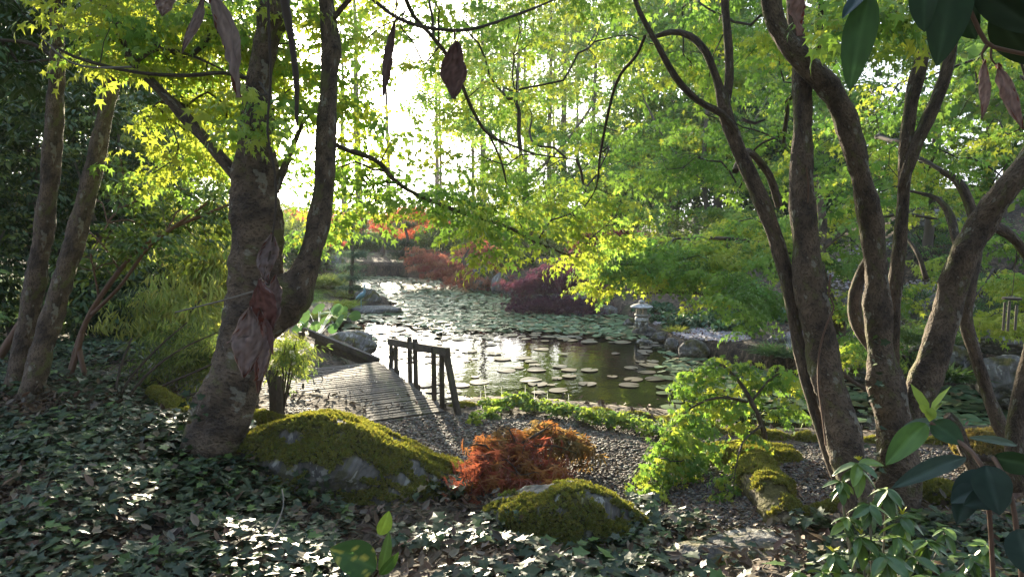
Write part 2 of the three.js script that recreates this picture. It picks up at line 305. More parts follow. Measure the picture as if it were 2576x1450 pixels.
// ---------- rocks ----------
const rockShapes = new Map();
function rockGeometry(rx, ry, rz, seed, { detail = 10, rough = 0.22, top = null, mossy = 0, flat = 0, cut = 0.75 } = {}) {
  let g = new THREE.IcosahedronGeometry(1, detail); g.deleteAttribute('uv'); g.deleteAttribute('normal'); g = mergeVertices(g, 1e-5);
  const p = g.attributes.position, col = [], uv = [], v = V();
  const cuts = []; for (let i = 0; i < 7; i++) { const a = V(Math.sin(seed * 3.1 + i * 2.4), Math.sin(seed * 1.7 + i * 1.3) * 0.8, Math.cos(seed * 2.3 + i * 2.4)).normalize(); cuts.push([a, 0.72 + 0.2 * Math.abs(Math.sin(seed + i * 5.1))]); }
  for (let i = 0; i < p.count; i++) {
    v.fromBufferAttribute(p, i);
    for (const [a, d] of cuts) { const e = v.dot(a) - d; if (e > 0) v.addScaledVector(a, -e * cut); }
    if (flat && v.y > flat) v.y = flat + (v.y - flat) * 0.15;
    const k = 1 + rough * (fbm(v.x * 1.6 + seed * 7, v.y * 1.6, v.z * 1.6, 5) * 1.6);
    v.multiplyScalar(k);
    if (top && v.y > 0) v.y *= top(v.x);
    v.set(v.x * rx, v.y * ry, v.z * rz); p.setXYZ(i, v.x, v.y, v.z);
    uv.push((v.x + 0.4 * v.z) * 1.3 + seed, (v.y + 0.8 * v.z - 0.3 * v.x) * 1.3);
  }
  g.setAttribute('uv', new THREE.Float32BufferAttribute(uv, 2)); g.computeVertexNormals();
  const n = g.attributes.normal;
  for (let i = 0; i < p.count; i++) {   // moss grows in patches
    const m = mossy ? ss(fbm(p.getX(i) * 4 + seed, p.getY(i) * 4, p.getZ(i) * 4, 4) + mossy * (0.02 + 0.62 * n.getY(i)), 0.12, 0.3) : 0;
    col.push(...mix3([1, 1, 1], [0.62, 0.58, 0.17], m));
  }
  g.setAttribute('color', new THREE.Float32BufferAttribute(col, 3));
  return g;
}
reseed(2);
const mossTuft = (() => { const gs = []; for (let i = 0; i < 9; i++) gs.push(xf(chipLeaf, V(N() * 0.35, 0, N() * 0.35), [N() * 0.3, R(0, 6.28), R(0.7, 1.45)], V(R(0.7, 1.3), 1, R(0.4, 0.7)))); return mergeGeometries(gs); })();
function mossOn(parent, geo, count, need, seed, size = 0.022, cols = [0.215, 0.215, 0.03]) {
  const p = geo.attributes.position, n = geo.attributes.normal, list = [], up = V(0, 1, 0), nv = V(), ix = geo.index;
  const tri = ix.count / 3;
  for (let t = 0; t < count * 3 && list.length < count; t++) {
    const k = Math.floor(R() * tri) * 3, a = ix.getX(k), b = ix.getX(k + 1), c = ix.getX(k + 2); let u = R(), w = R(); if (u + w > 1) { u = 1 - u; w = 1 - w; }
    const q = V(0, 0, 0); for (const [i, m] of [[a, 1 - u - w], [b, u], [c, w]]) q.add(V(p.getX(i), p.getY(i), p.getZ(i)).multiplyScalar(m));
    nv.set(n.getX(a), n.getY(a), n.getZ(a));
    const m = fbm(q.x * 4 + seed, q.y * 4, q.z * 4, 4) + need * (0.02 + 0.62 * nv.y); if (m < 0.16 + R() * 0.1) continue;
    const qq = new THREE.Quaternion().setFromUnitVectors(up, nv).multiply(new THREE.Quaternion().setFromAxisAngle(up, R(6.28)));
    list.push({ p: q, q: qq, s: size * R(0.6, 1.5), c: tint(cols[0], cols[1], cols[2], 0.3) });
  }
  const im = copies('moss', mossTuft, M.moss, list, null, 'stuff'); parent.add(im); return im;
}
function surfaceIvy(geo, at, count, test) {   // leaves clinging to a rock: returns transforms in world space
  const p = geo.attributes.position, n = geo.attributes.normal, list = [], up = V(0, 1, 0), nv = V();
  for (let t = 0; t < count * 12 && list.length < count; t++) {
    const i = Math.floor(R() * p.count), q = V(p.getX(i), p.getY(i), p.getZ(i)); nv.set(n.getX(i), n.getY(i), n.getZ(i));
    if (!test(q, nv)) continue;
    const tilt = nv.clone().add(V(N() * 0.5, 0.25 + N() * 0.3, N() * 0.5)).normalize();
    list.push({ p: q.add(at).addScaledVector(nv, 0.012), q: new THREE.Quaternion().setFromUnitVectors(up, tilt).multiply(new THREE.Quaternion().setFromAxisAngle(up, R(6.28))), s: R(0.03, 0.062), c: ivyColor() });
  }
  return list;
}
const ivyColor = () => { const k = R(); return k < 0.12 ? tint(0.085, 0.14, 0.03, 0.25) : k < 0.2 ? tint(0.085, 0.06, 0.028, 0.3) : tint(0.036, 0.058, 0.024, 0.4); };
const ivyExtra = [];
function boulder(name, label, at, rx, ry, rz, seed, o = {}, group) {
  const g = rockGeometry(rx, ry, rz, seed, o);
  const t = thing(name, label, o.category || 'boulder', at, group);
  const m = new THREE.Mesh(g, M.stone); m.name = 'stone'; m.castShadow = m.receiveShadow = true; if (o.turn) m.rotation.y = o.turn; t.add(m);
  if (o.tufts) { const im = mossOn(t, g, o.tufts, o.mossy, seed, o.tuftSize, o.mossColor); if (o.turn) im.rotation.y = o.turn; }
  return { t, g };
}
reseed(3);
{
  const prof = (x) => x < -0.25 ? lerp(1.0, 1.08, clamp((x + 1) / 0.75, 0, 1)) : lerp(1.08, 0.62, ss(x, -0.25, 0.75));
  const at = P(862, 1215, 4.75); at.y = 0.27;
  const a = boulder('mossy_boulder', 'largest moss covered boulder beside the leaning trunk of the forked maple', at, 0.96, 0.56, 0.58, 3, { detail: 40, mossy: 0.75, tufts: 16000, top: prof, rough: 0.2, tuftSize: 0.022, cut: 0.3 });
  ivyExtra.push(...surfaceIvy(a.g, at, 230, (q, n) => n.z > 0.1 && q.y < 0.36 && q.y > 0 && fbm(q.x * 3, q.y * 3, q.z * 3, 2) > -0.25 + q.y * 0.9));
  const at2 = P(1425, 1345, 4.05); at2.y = 0.27;
  const b = boulder('mossy_boulder', 'rounded boulder with moss on its crest half buried in ivy beside the red laceleaf maple', at2, 0.52, 0.36, 0.44, 8, { detail: 34, mossy: 0.5, tufts: 8000, rough: 0.2, tuftSize: 0.018, cut: 0.3 });
  ivyExtra.push(...surfaceIvy(b.g, at2, 170, (q, n) => n.z > 0.05 && q.y < 0.28 && q.y > 0 && fbm(q.x * 3, q.y * 3, q.z * 3, 2) > -0.25 + q.y));
  const at3 = P(1850, 1440, 3.65); at3.y = 0.31;
  const c = boulder('flat_boulder', 'flat topped dark boulder with scattered ivy below the mossy stone kerb', at3, 0.56, 0.22, 0.28, 12, { detail: 26, mossy: 0.2, rough: 0.14, flat: 0.75 });
  ivyExtra.push(...surfaceIvy(c.g, at3, 110, (q, n) => q.y > -0.1));
  const at4 = G(1890, 1140, 0.34); at4.y = 0.28;
  boulder('mossy_slab', 'broad mossy slab overhung by drooping green maple leaves at the pond bank', at4, 0.46, 0.13, 0.22, 15, { detail: 26, mossy: 0.85, tufts: 6000, flat: 0.7 });
  boulder('mossy_stone', 'bright yellow mossy stone behind the large dark glossy leaves', P(2360, 1250, 4.3), 0.14, 0.09, 0.12, 16, { detail: 16, mossy: 0.9, tufts: 1500 });
  boulder('mossy_stone', 'brownish mossy stone at the foot of the thin leaning trunk by the water', P(2490, 1130, 5.4), 0.28, 0.14, 0.2, 17, { detail: 16, mossy: 0.7, tufts: 1800, mossColor: [0.26, 0.2, 0.05] });
}
// mossy kerb pieces between the gravel and the ivy
function mossyLog(label, pts, tufts, name = 'mossy_kerb') {
  const t = thing(name, label, 'kerb', pts[0].p.clone());
  const g = tube(pts, { sides: 14, step: 0.05, rough: 0.25, scale: 5 }); g.translate(-t.position.x, -t.position.y, -t.position.z);
  const col = new Float32Array(g.attributes.position.count * 3); for (let i = 0; i < col.length / 3; i++) col.set(fbm(g.attributes.position.getX(i) * 5, g.attributes.position.getY(i) * 5, g.attributes.position.getZ(i) * 5) > -0.1 ? [0.62, 0.58, 0.17] : [0.7, 0.6, 0.45], i * 3);
  g.setAttribute('color', new THREE.BufferAttribute(col, 3));
  const m = new THREE.Mesh(g, M.stone); m.name = 'core'; m.castShadow = m.receiveShadow = true; t.add(m);
  mossOn(t, g, tufts, 0.7, 5, 0.02);
}
mossyLog('thick moss covered stone kerb running from the mossy slab toward the ivy', [[1895, 1170, 0.42, 0.10], [1915, 1215, 0.44, 0.12], [1940, 1260, 0.45, 0.125], [1970, 1300, 0.45, 0.11], [2000, 1325, 0.43, 0.07]].map(([x, y, g, r]) => ({ p: G(x, y, g), r })), 7000);
mossyLog('thin mossy kerb leading to the foot of the many stemmed maple', [[1985, 1312, 0.43, 0.045], [2060, 1296, 0.43, 0.05], [2125, 1280, 0.43, 0.04]].map(([x, y, g, r]) => ({ p: G(x, y, g), r })), 2600);
mossyLog('mossy root ridge in the ivy behind the forked maple trunk', [[385, 985, 0.78, 0.04], [425, 1015, 0.74, 0.06], [470, 1060, 0.7, 0.06], [560, 1075, 0.6, 0.05]].map(([x, y, g, r]) => ({ p: G(x, y, g), r })), 2600, 'mossy_root');
mossyLog('low mossy ridge between the forked maple trunk and the boardwalk', [[600, 1062, 0.5, 0.05], [660, 1055, 0.46, 0.06], [720, 1062, 0.42, 0.05], [790, 1060, 0.4, 0.05], [860, 1055, 0.4, 0.04]].map(([x, y, g, r]) => ({ p: G(x, y, g), r })), 4200, 'mossy_root');
// mossy edging stones along the bank in front
{
  const line = [[1125, 1036], [1200, 1028], [1290, 1026], [1380, 1034], [1470, 1043], [1560, 1052], [1650, 1062], [1730, 1076], [1810, 1092], [1990, 1108], [2070, 1112], [2160, 1118], [2300, 1122], [2420, 1126]];
  line.forEach(([x, y], i) => { if (i === line.length - 1) return; const a = G(x, y, 0.16), b = G(line[i + 1][0], line[i + 1][1], 0.16), c = a.clone().add(b).multiplyScalar(0.5); c.y = 0.13; const l = a.distanceTo(b); boulder('edging_stone', 'mossy stone in the low edging between gravel and pond water', c, l * 0.56, 0.10, 0.11, 20 + i, { detail: 12, mossy: 0.8, tufts: 1500, turn: Math.atan2(-(b.z - a.z), b.x - a.x), category: 'stone' }, 'mossy edging stones along the near bank'); });
}
// retaining boulders of the far shore
{
  const row = [[905, 692, 40, 26], [950, 690, 46, 32], [1003, 692, 50, 36], [1055, 696, 46, 38], [1098, 702, 36, 30], [1135, 712, 34, 30], [1172, 722, 36, 44], [1215, 733, 56, 62], [1258, 742, 40, 50], [1300, 752, 38, 30], [1345, 768, 44, 26], [1400, 782, 70, 40], [1462, 784, 70, 44], [1525, 792, 50, 24]];
  row.forEach(([x, y, w, h], i) => { const p = G(x, y, 0), k = -p.z / FPX; boulder('shore_boulder', 'weathered grey boulder in the stone edging of the far pond shore', V(p.x, h * k * 0.35, p.z - w * k * 0.3), w * k * 0.62, h * k * 0.72, w * k * 0.55, 40 + i, { detail: 9, mossy: 0.15, rough: 0.25 }, 'boulders along the far shore'); });
  const top = [[930, 668, 34, 16], [985, 664, 40, 18], [1040, 668, 36, 18], [1090, 674, 34, 16]];
  top.forEach(([x, y, w, h], i) => { const p = P(x, y, 28), k = 28 / FPX; boulder('shore_boulder', 'pale stone of the upper course of the far retaining edge', p, w * k * 0.6, h * k * 0.7, 0.5, 60 + i, { detail: 8, rough: 0.25 }, 'upper stones of the far edge'); });
  const slab = G(945, 781, 0.06); slab.y = 0.09; boulder('flat_slab', 'flat dark stone slab reaching out over the lily pads', slab, 0.62, 0.14, 0.42, 70, { detail: 16, flat: 0.35, rough: 0.12, category: 'stone slab' });
  const p1 = G(925, 762, 0.1); boulder('shore_stone', 'rounded brown stone behind the flat slab on the grassy shore', V(p1.x, 0.2, p1.z), 0.34, 0.25, 0.3, 71, { detail: 14, mossy: 0.3, category: 'stone' });
  const p2 = G(842, 808, 0.05); boulder('shore_stone', 'low mossy stone at the waterside next to the broad leaved clump', V(p2.x, 0.1, p2.z), 0.42, 0.18, 0.3, 72, { detail: 14, mossy: 0.45, category: 'stone' });
  const p3 = G(870, 885, 0.1); boulder('shore_stone', 'grey rounded stone behind the slanting timber rail of the boardwalk', V(p3.x, 0.14, p3.z - 0.25), 0.42, 0.26, 0.4, 73, { detail: 14, mossy: 0.1, category: 'stone' });
  const p4 = G(825, 690, 0.4); boulder('shore_stone', 'dark stone behind the long grass tuft on the lawn edge', V(p4.x, 0.5, p4.z), 0.75, 0.55, 0.5, 74, { detail: 12, mossy: 0.4, category: 'stone' });
  // right shore
  const right = [[1620, 832, 56, 22, 'pale stone under the stone lantern at the waterside'], [1585, 812, 30, 22, 'small mossy stone beside the lantern base'], [1660, 846, 44, 20, 'low grey stone in the ground cover below the lantern'], [1690, 866, 34, 26, 'small dark stone at the water next to a rounded shore rock'], [1745, 882, 66, 44, 'rounded grey shore rock above the lily pads below the lantern bank'], [1620, 860, 36, 16, 'flat blue grey stone at the lily edge below the lantern']];
  right.forEach(([x, y, w, h, lab], i) => { const p = G(x, y + h * 0.3, 0.02), k = -p.z / FPX; boulder('bank_stone', lab, V(p.x, h * k * 0.35, p.z), w * k * 0.55, h * k * 0.7, w * k * 0.5, 80 + i, { detail: 12, mossy: 0.15, rough: 0.25, category: 'stone' }); });
  const rock = [[2540, 850, 160, 80, 8.6, 'large pale lichened rock ledge at the edge of the rockery'], [2540, 960, 150, 110, 7.9, 'grey rock with ivy below the pale rock ledge'], [2400, 905, 70, 60, 8.4, 'pale rock seen between two stems of the maple'], [2160, 935, 60, 46, 9.2, 'dark rounded rock at the water behind the maple stems'], [2330, 880, 70, 40, 9.6, 'mossy rock below the ferns of the rockery'], [2130, 760, 46, 60, 12.5, 'upright pale rock on the bank between the maple stems'], [2145, 790, 60, 34, 12, 'blocky pale rock at the foot of an upright rock'], [2340, 560, 120, 50, 15, 'wide grey rock high on the rockery slope'], [2290, 680, 80, 46, 13, 'rounded rock halfway up the rockery'], [2430, 610, 110, 46, 14.5, 'long rock under the leaning maple stem on the rockery'], [2380, 770, 90, 60, 11, 'shadowed rock of the lower rockery'], [2500, 740, 90, 60, 11.5, 'rockery stone behind the wind chime'], [1960, 860, 60, 30, 11, 'low rock at the end of the gravel strip across the pond'], [2290, 790, 60, 40, 11.5, 'angular stone in the middle of the rockery'], [2050, 930, 50, 30, 9.4, 'small flat rock at the far right shore of the pond']];
  rock.forEach(([x, y, w, h, d, lab], i) => { const p = P(x, y, d), k = d / FPX; boulder('rockery_rock', lab.replace('far right ', 'rockery '), p, w * k * 0.55, h * k * 0.6, w * k * 0.45, 100 + i, { detail: 16, mossy: 0.12, rough: 0.28 }, null); });
}
console.log('rocks');

// ---------- boardwalk, railing ----------
{
  const top = 0.30, FR = G(1123, 1033, top), FL0 = G(895, 1064, top), BR = G(955, 908, top);
  const wide = FL0.clone().sub(FR).setY(0).normalize(), deep = BR.clone().sub(FR), n = 29, w = 2.3;
  const deck = thing('boardwalk', 'weathered grey ribbed plank boardwalk at the pond edge', 'boardwalk', FR.clone().setY(0));
  reseed(4);
  for (let i = 0; i < n; i++) {
    const a = FR.clone().addScaledVector(deep, (i + 0.5) / n), over = R(-0.015, 0.02); a.addScaledVector(wide, over); a.y = top - 0.016 + R(-0.003, 0.003);
    const b = a.clone().addScaledVector(wide, w); b.y += R(-0.004, 0.004);
    part('plank', bar(a, b, deep.length() / n - R(0.022, 0.03), 0.032, 0.004), M.wood, deck);
  }
  for (const t of [0.06, 0.5, 0.94]) { const a = FR.clone().addScaledVector(wide, w * t), b = a.clone().add(deep); a.y = b.y = top - 0.095; part('joist', bar(a, b, 0.07, 0.12), M.wood, deck); }
  const f0 = FR.clone().addScaledVector(deep, -0.008), f1 = f0.clone().addScaledVector(wide, w); f0.y = f1.y = top - 0.07; part('fascia', bar(f0, f1, 0.03, 0.12), M.wood, deck);
  // railing on the water side
  const rail = thing('railing', 'dark timber handrail with paired posts on the water side of the boardwalk', 'railing', G(1035, 985, 0));
  const edge = (t, out) => FR.clone().addScaledVector(deep, t).addScaledVector(wide, -out);
  const topOf = (t) => lerp(0.91, 0.60, t), ends = [0.16, 0.5, 0.83];
  for (const t of ends) for (const o of [-0.125, 0.125]) { const b = edge(t + o / deep.length(), 0.06), mid = t === 0.5 ? 0.07 : 0, topY = topOf(t); part('post', bar(V(b.x, -0.35, b.z), V(b.x + R(-0.01, 0.01), topY + mid - (o > 0 ? 0.012 : 0), b.z), 0.045, 0.05, 0.006, V(1, 0, 0)), M.wood, rail); }
  const r0 = edge(0.04, 0.06), r1 = edge(0.9, 0.06); r0.y = topOf(0.04) - 0.03; r1.y = topOf(0.9) - 0.03; part('top_rail', bar(r0, r1, 0.05, 0.085), M.wood, rail);
  for (const t of ends) { const b = edge(t, 0.02); const c = edge(t, 0.12); b.y = c.y = 0.24; part('bracket', bar(b, c, 0.16, 0.07), M.wood, rail); }
  { const a = edge(0.07, 0.07), b = edge(-0.03, 0.12); a.y = topOf(0.07) - 0.06; b.y = 0.12; part('brace', bar(a, b, 0.055, 0.055), M.wood, rail); }
  { const a = edge(0.84, 0.07), b = edge(0.97, 0.12); a.y = topOf(0.84) - 0.12; b.y = 0.22; part('brace', bar(a, b, 0.05, 0.05), M.wood, rail); }
  // slanting rail on the far side
  const sl = thing('slanting_rail', 'slanting dark timber rail dropping to the far corner of the boardwalk', 'rail', G(850, 880, 0.3));
  const s0 = P(762, 830, 10.2), s1 = P(952, 908, 9.5);
  part('beam', bar(s0, s1, 0.06, 0.09), M.wood, sl);
  part('side_board', bar(P(792, 862, 10.15), P(935, 915, 9.6), 0.03, 0.12), M.wood, sl);
  part('post', bar(P(757, 834, 10.2).setY(0.1), P(757, 834, 10.2), 0.07, 0.07, 0.006, V(1, 0, 0)), M.wood, sl);
  // stakes on the side toward the big trunk
  [[692, 930, 1060, 6.4, 0.075], [706, 945, 1060, 6.35, 0.05], [646, 985, 1062, 6.3, 0.045]].forEach(([x, y0, y1, d, w], i) => { const a = P(x, y1, d), b = P(x - 6, y0, d); a.y -= 0.15; solo('timber_stake', bar(a, b, w, w, 0.008, V(1, 0, 0)), M.wood, ['thick split timber stake at the shrub side of the boardwalk', 'thinner timber stake close against a thick split stake', 'short dark stake between the forked trunk and the boardwalk'][i], 'stake'); });
}
// stone lantern
{
  const granite = std({ map: stoneTex, color: C(2.2, 2.25, 2.3), bumpMap: stoneBump, bumpScale: 0.006, roughness: 0.9 });
  const b = G(1613, 816, 0.22), L = thing('stone_lantern', 'small grey stone snow lantern with wide round cap on the far bank', 'lantern', b), k = 0.82;
  const lathe = (pts, seg = 20) => { const g = new THREE.LatheGeometry(pts.map(([r, y]) => new THREE.Vector2(r * k, y * k)), seg); const n = g.attributes.position; const col = new Float32Array(n.count * 3).fill(1.5); g.setAttribute('color', new THREE.BufferAttribute(col, 3)); return g; };
  const add = (name, g) => { const m = new THREE.Mesh(g, granite); m.name = name; m.castShadow = m.receiveShadow = true; L.add(m); return m; };
  for (let i = 0; i < 4; i++) { const a = i * Math.PI / 2 + 0.5; const g = rockGeometry(0.045 * k, 0.1 * k, 0.045 * k, 300 + i, { detail: 4, rough: 0.1 }); const m = add('leg', g); m.position.set(Math.cos(a) * 0.11 * k, 0.02, Math.sin(a) * 0.11 * k); }
  add('base', lathe([[0.001, 0.07], [0.15, 0.07], [0.165, 0.10], [0.15, 0.17], [0.11, 0.18], [0.001, 0.18]], 6));
  add('platform', lathe([[0.001, 0.18], [0.12, 0.185], [0.17, 0.21], [0.17, 0.235], [0.12, 0.25], [0.001, 0.25]], 6));
  for (let i = 0; i < 6; i++) { const a = i * Math.PI / 3, g = new RoundedBoxGeometry(0.045 * k, 0.15 * k, 0.045 * k, 1, 0.006); g.setAttribute('color', new THREE.BufferAttribute(new Float32Array(g.attributes.position.count * 3).fill(1.4), 3)); const m = add('pillar', g); m.position.set(Math.cos(a) * 0.1 * k, 0.32 * k, Math.sin(a) * 0.1 * k); m.rotation.y = -a; }
  add('cap', lathe([[0.001, 0.385], [0.20, 0.385], [0.25, 0.40], [0.255, 0.415], [0.20, 0.45], [0.10, 0.48], [0.05, 0.485], [0.001, 0.485]], 24));
  add('finial', lathe([[0.001, 0.48], [0.045, 0.485], [0.07, 0.515], [0.06, 0.545], [0.03, 0.565], [0.001, 0.57]], 14));
}
// little blue heron ornament on the slab
{
  const b = G(908, 776, 0.2), t = thing('heron_ornament', 'small blue green metal heron ornament behind the flat slab', 'ornament', b);
  const seg = (name, pts) => { const m = new THREE.Mesh(tube(pts.map(([x, y, z, r]) => ({ p: V(x, y, z), r })), { sides: 8, step: 0.03, rough: 0 }), M.bluebronze); m.name = name; m.castShadow = true; t.add(m); };
  seg('body', [[-0.12, 0.2, 0, 0.006], [-0.06, 0.25, 0, 0.045], [0.03, 0.31, 0, 0.06], [0.08, 0.38, 0, 0.03], [0.07, 0.47, 0, 0.017], [0.09, 0.52, 0, 0.024], [0.12, 0.52, 0, 0.015], [0.2, 0.505, 0, 0.003]]);
  seg('leg', [[0, 0.28, 0.02, 0.008], [0.01, 0.14, 0.02, 0.007], [0, 0, 0.02, 0.007]]); seg('leg', [[0, 0.28, -0.02, 0.008], [-0.01, 0.14, -0.02, 0.007], [0, 0, -0.02, 0.007]]);
}
// wind chime
{
  const at = P(2547, 735, 4.6), t = thing('wind_chime', 'metal tube wind chime hanging from a maple branch in front of the rockery', 'wind chime', at);
  const disc = new THREE.Mesh(new THREE.CylinderGeometry(0.055, 0.055, 0.014, 16), M.wood); disc.name = 'top_disc'; disc.position.y = -0.04; t.add(disc);
  for (let i = 0; i < 5; i++) { const a = i * 1.257; const m = new THREE.Mesh(new THREE.CylinderGeometry(0.008, 0.008, 0.15 + i * 0.012, 8), M.metal); m.name = 'chime_tube'; m.position.set(Math.cos(a) * 0.035, -0.16, Math.sin(a) * 0.035); t.add(m); }
  const c = new THREE.Mesh(tube([{ p: V(0, -0.04, 0), r: 0.002 }, { p: V(0.01, 0.3, 0), r: 0.002 }], { sides: 5, rough: 0 }), M.twig); c.name = 'cord'; t.add(c);
}
console.log('timber');

// ---------- trees ----------
// limbs: [[px, py, depth, widthPx], ...]; targets: leaf bearing points that twigs grow towards
const limb = (list, name = 'limb', o = {}) => ({ name, o, pts: list.map(([x, y, d, w]) => ({ p: P(x, y, d), r: w * d / FPX / 2 })) });
function tiers(list) {   // [px, py, depth, rx, rz, n, thick, droop]
  const out = [];
  for (const [px, py, d, rx, rz, n, thick = 0.12, droop = 0.25] of list) {
    const c = P(px, py, d);
    for (let i = 0; i < n; i++) { const a = R(6.283), r = Math.sqrt(R()); out.push(V(c.x + Math.cos(a) * r * rx, c.y + N() * thick - droop * r * r * rx, c.z + Math.sin(a) * r * rz)); }
  }
  return out;
}
function grow(limbs, targets, { step = 0.2, jitter = 0.12, thin = 0.0022, sag = 0.1, maxR = 0.03 } = {}) {
  const nodes = [];
  for (const l of limbs) for (const q of catmull(l.pts, 0.2)) nodes.push({ p: q.p, root: true, up: -1, n: 0 });
  const order = targets.map((t) => ({ t, d: Math.min(...nodes.map((q) => q.p.distanceToSquared(t))) })).sort((a, b) => a.d - b.d);
  const tips = [];
  for (const { t } of order) {
    let best = 0, bd = 1e9; for (let i = 0; i < nodes.length; i++) { const q = nodes[i]; let d = q.p.distanceTo(t); if (d > bd) continue; if (!q.root) { const c = (q.dir.x * (t.x - q.p.x) + q.dir.y * (t.y - q.p.y) + q.dir.z * (t.z - q.p.z)) / (d || 1); d = d * (1.05 + 0.5 * (1 - c)) + 0.02; } if (d < bd) { bd = d; best = i; } }
    const a = nodes[best].p, d = a.distanceTo(t), k = Math.max(2, Math.ceil(d / step)); let prev = best; const mid = nodes[best].root ? a.clone().lerp(t, 0.45).add(V(N() * 0.1 * d, 0, N() * 0.1 * d)) : a.clone().addScaledVector(nodes[best].dir, d * 0.4);
    for (let i = 1; i <= k; i++) { const f = i / k, p = a.clone().multiplyScalar((1 - f) * (1 - f)).addScaledVector(mid, 2 * f * (1 - f)).addScaledVector(t, f * f); p.y += sag * d * Math.sin(Math.PI * f); if (i < k) p.add(V(N(), N(), N()).multiplyScalar(jitter * Math.min(1, d) * 0.5)); nodes.push({ p, up: prev, n: 0, root: false, dir: p.clone().sub(nodes[prev].p).normalize() }); prev = nodes.length - 1; }
    tips.push({ i: prev, from: nodes[nodes[prev].up].p, p: t });
    for (let q = prev; q >= 0 && !nodes[q].root; q = nodes[q].up) nodes[q].n++;
  }
  const kids = nodes.map(() => []); nodes.forEach((q, i) => { if (!q.root) kids[q.up].push(i); });
  const rad = (q) => Math.min(maxR, thin * Math.pow(q.n, 0.55)), gs = [];
  const chain = (start) => {
    const pts = [{ p: nodes[nodes[start].up].p, r: rad(nodes[start]) }]; let q = start;
    for (;;) { pts.push({ p: nodes[q].p, r: rad(nodes[q]) }); const c = kids[q].sort((a, b) => nodes[b].n - nodes[a].n); for (let i = 1; i < c.length; i++) chain(c[i]); if (!c.length) break; q = c[0]; }
    pts[pts.length - 1].r *= 0.4; gs.push(tube(pts, { sides: pts[0].r > 0.008 ? 6 : 4, dense: true, rough: 0, cap: false }));
  };
  nodes.forEach((q, i) => { if (q.root) for (const c of kids[i]) chain(c); });
  return { twigs: gs.length ? mergeGeometries(gs) : null, tips };
}
function leafOut(tips, each, size, col, { spread = 0.16, droop = 0.15, vary = 0.2, yaw = 1.0 } = {}) {
  const list = [];
  for (const { p, from } of tips) {
    const dir = p.clone().sub(from), base = Math.atan2(-dir.z, dir.x);
    for (let k = 0; k < each; k++) {
      const y = base + N() * yaw + (k ? N() * 1.4 : 0), s = size * R(0.7, 1.25);
      const q = p.clone().add(V(N() * spread, N() * spread * 0.5, N() * spread)).add(V(-Math.cos(y) * s * 0.35, 0, Math.sin(y) * s * 0.35));
      const c = typeof col === 'function' ? col(q) : col;
      list.push({ p: q, e: [N() * 0.25, y, -droop + N() * 0.25], s, c: tint(c[0], c[1], c[2], vary) });
    }
  }
  return list;
}
function tree({ name, label, category = 'tree', group, limbs, leafTiers, sprayGeo, size, each, col, mat = M.maple, barkMat = M.bark, twigMat = M.twig, opt = {}, leafOpt = {} }) {
  const o = thing(name, label, category, limbs[0].pts[0].p.clone(), group);
  for (const l of limbs) part(l.name, tube(l.pts, { sides: l.pts[0].r > 0.06 && barkMat === M.bark ? 40 : l.pts[0].r > 0.06 ? 14 : l.pts[0].r > 0.02 ? 14 : 7, step: l.pts[0].r > 0.06 && barkMat === M.bark ? 0.03 : l.o.step || 0.08, rough: l.o.rough ?? 0.15, scale: l.o.scale || 4 }), l.mat || barkMat, o);
  const tg = Array.isArray(leafTiers[0]) ? tiers(leafTiers) : leafTiers;
  const { twigs, tips } = grow(limbs, tg, opt);
  if (twigs) part('twigs', twigs, twigMat, o, 'stuff');
  if (sprayGeo) copies('crown', sprayGeo, mat, leafOut(tips, each, size, col, leafOpt), o);
  return o;
}
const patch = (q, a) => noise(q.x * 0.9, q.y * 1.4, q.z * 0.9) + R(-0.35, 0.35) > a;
const YG = [0.36, 0.42, 0.045], MG = [0.21, 0.34, 0.045], DG = [0.12, 0.23, 0.035];

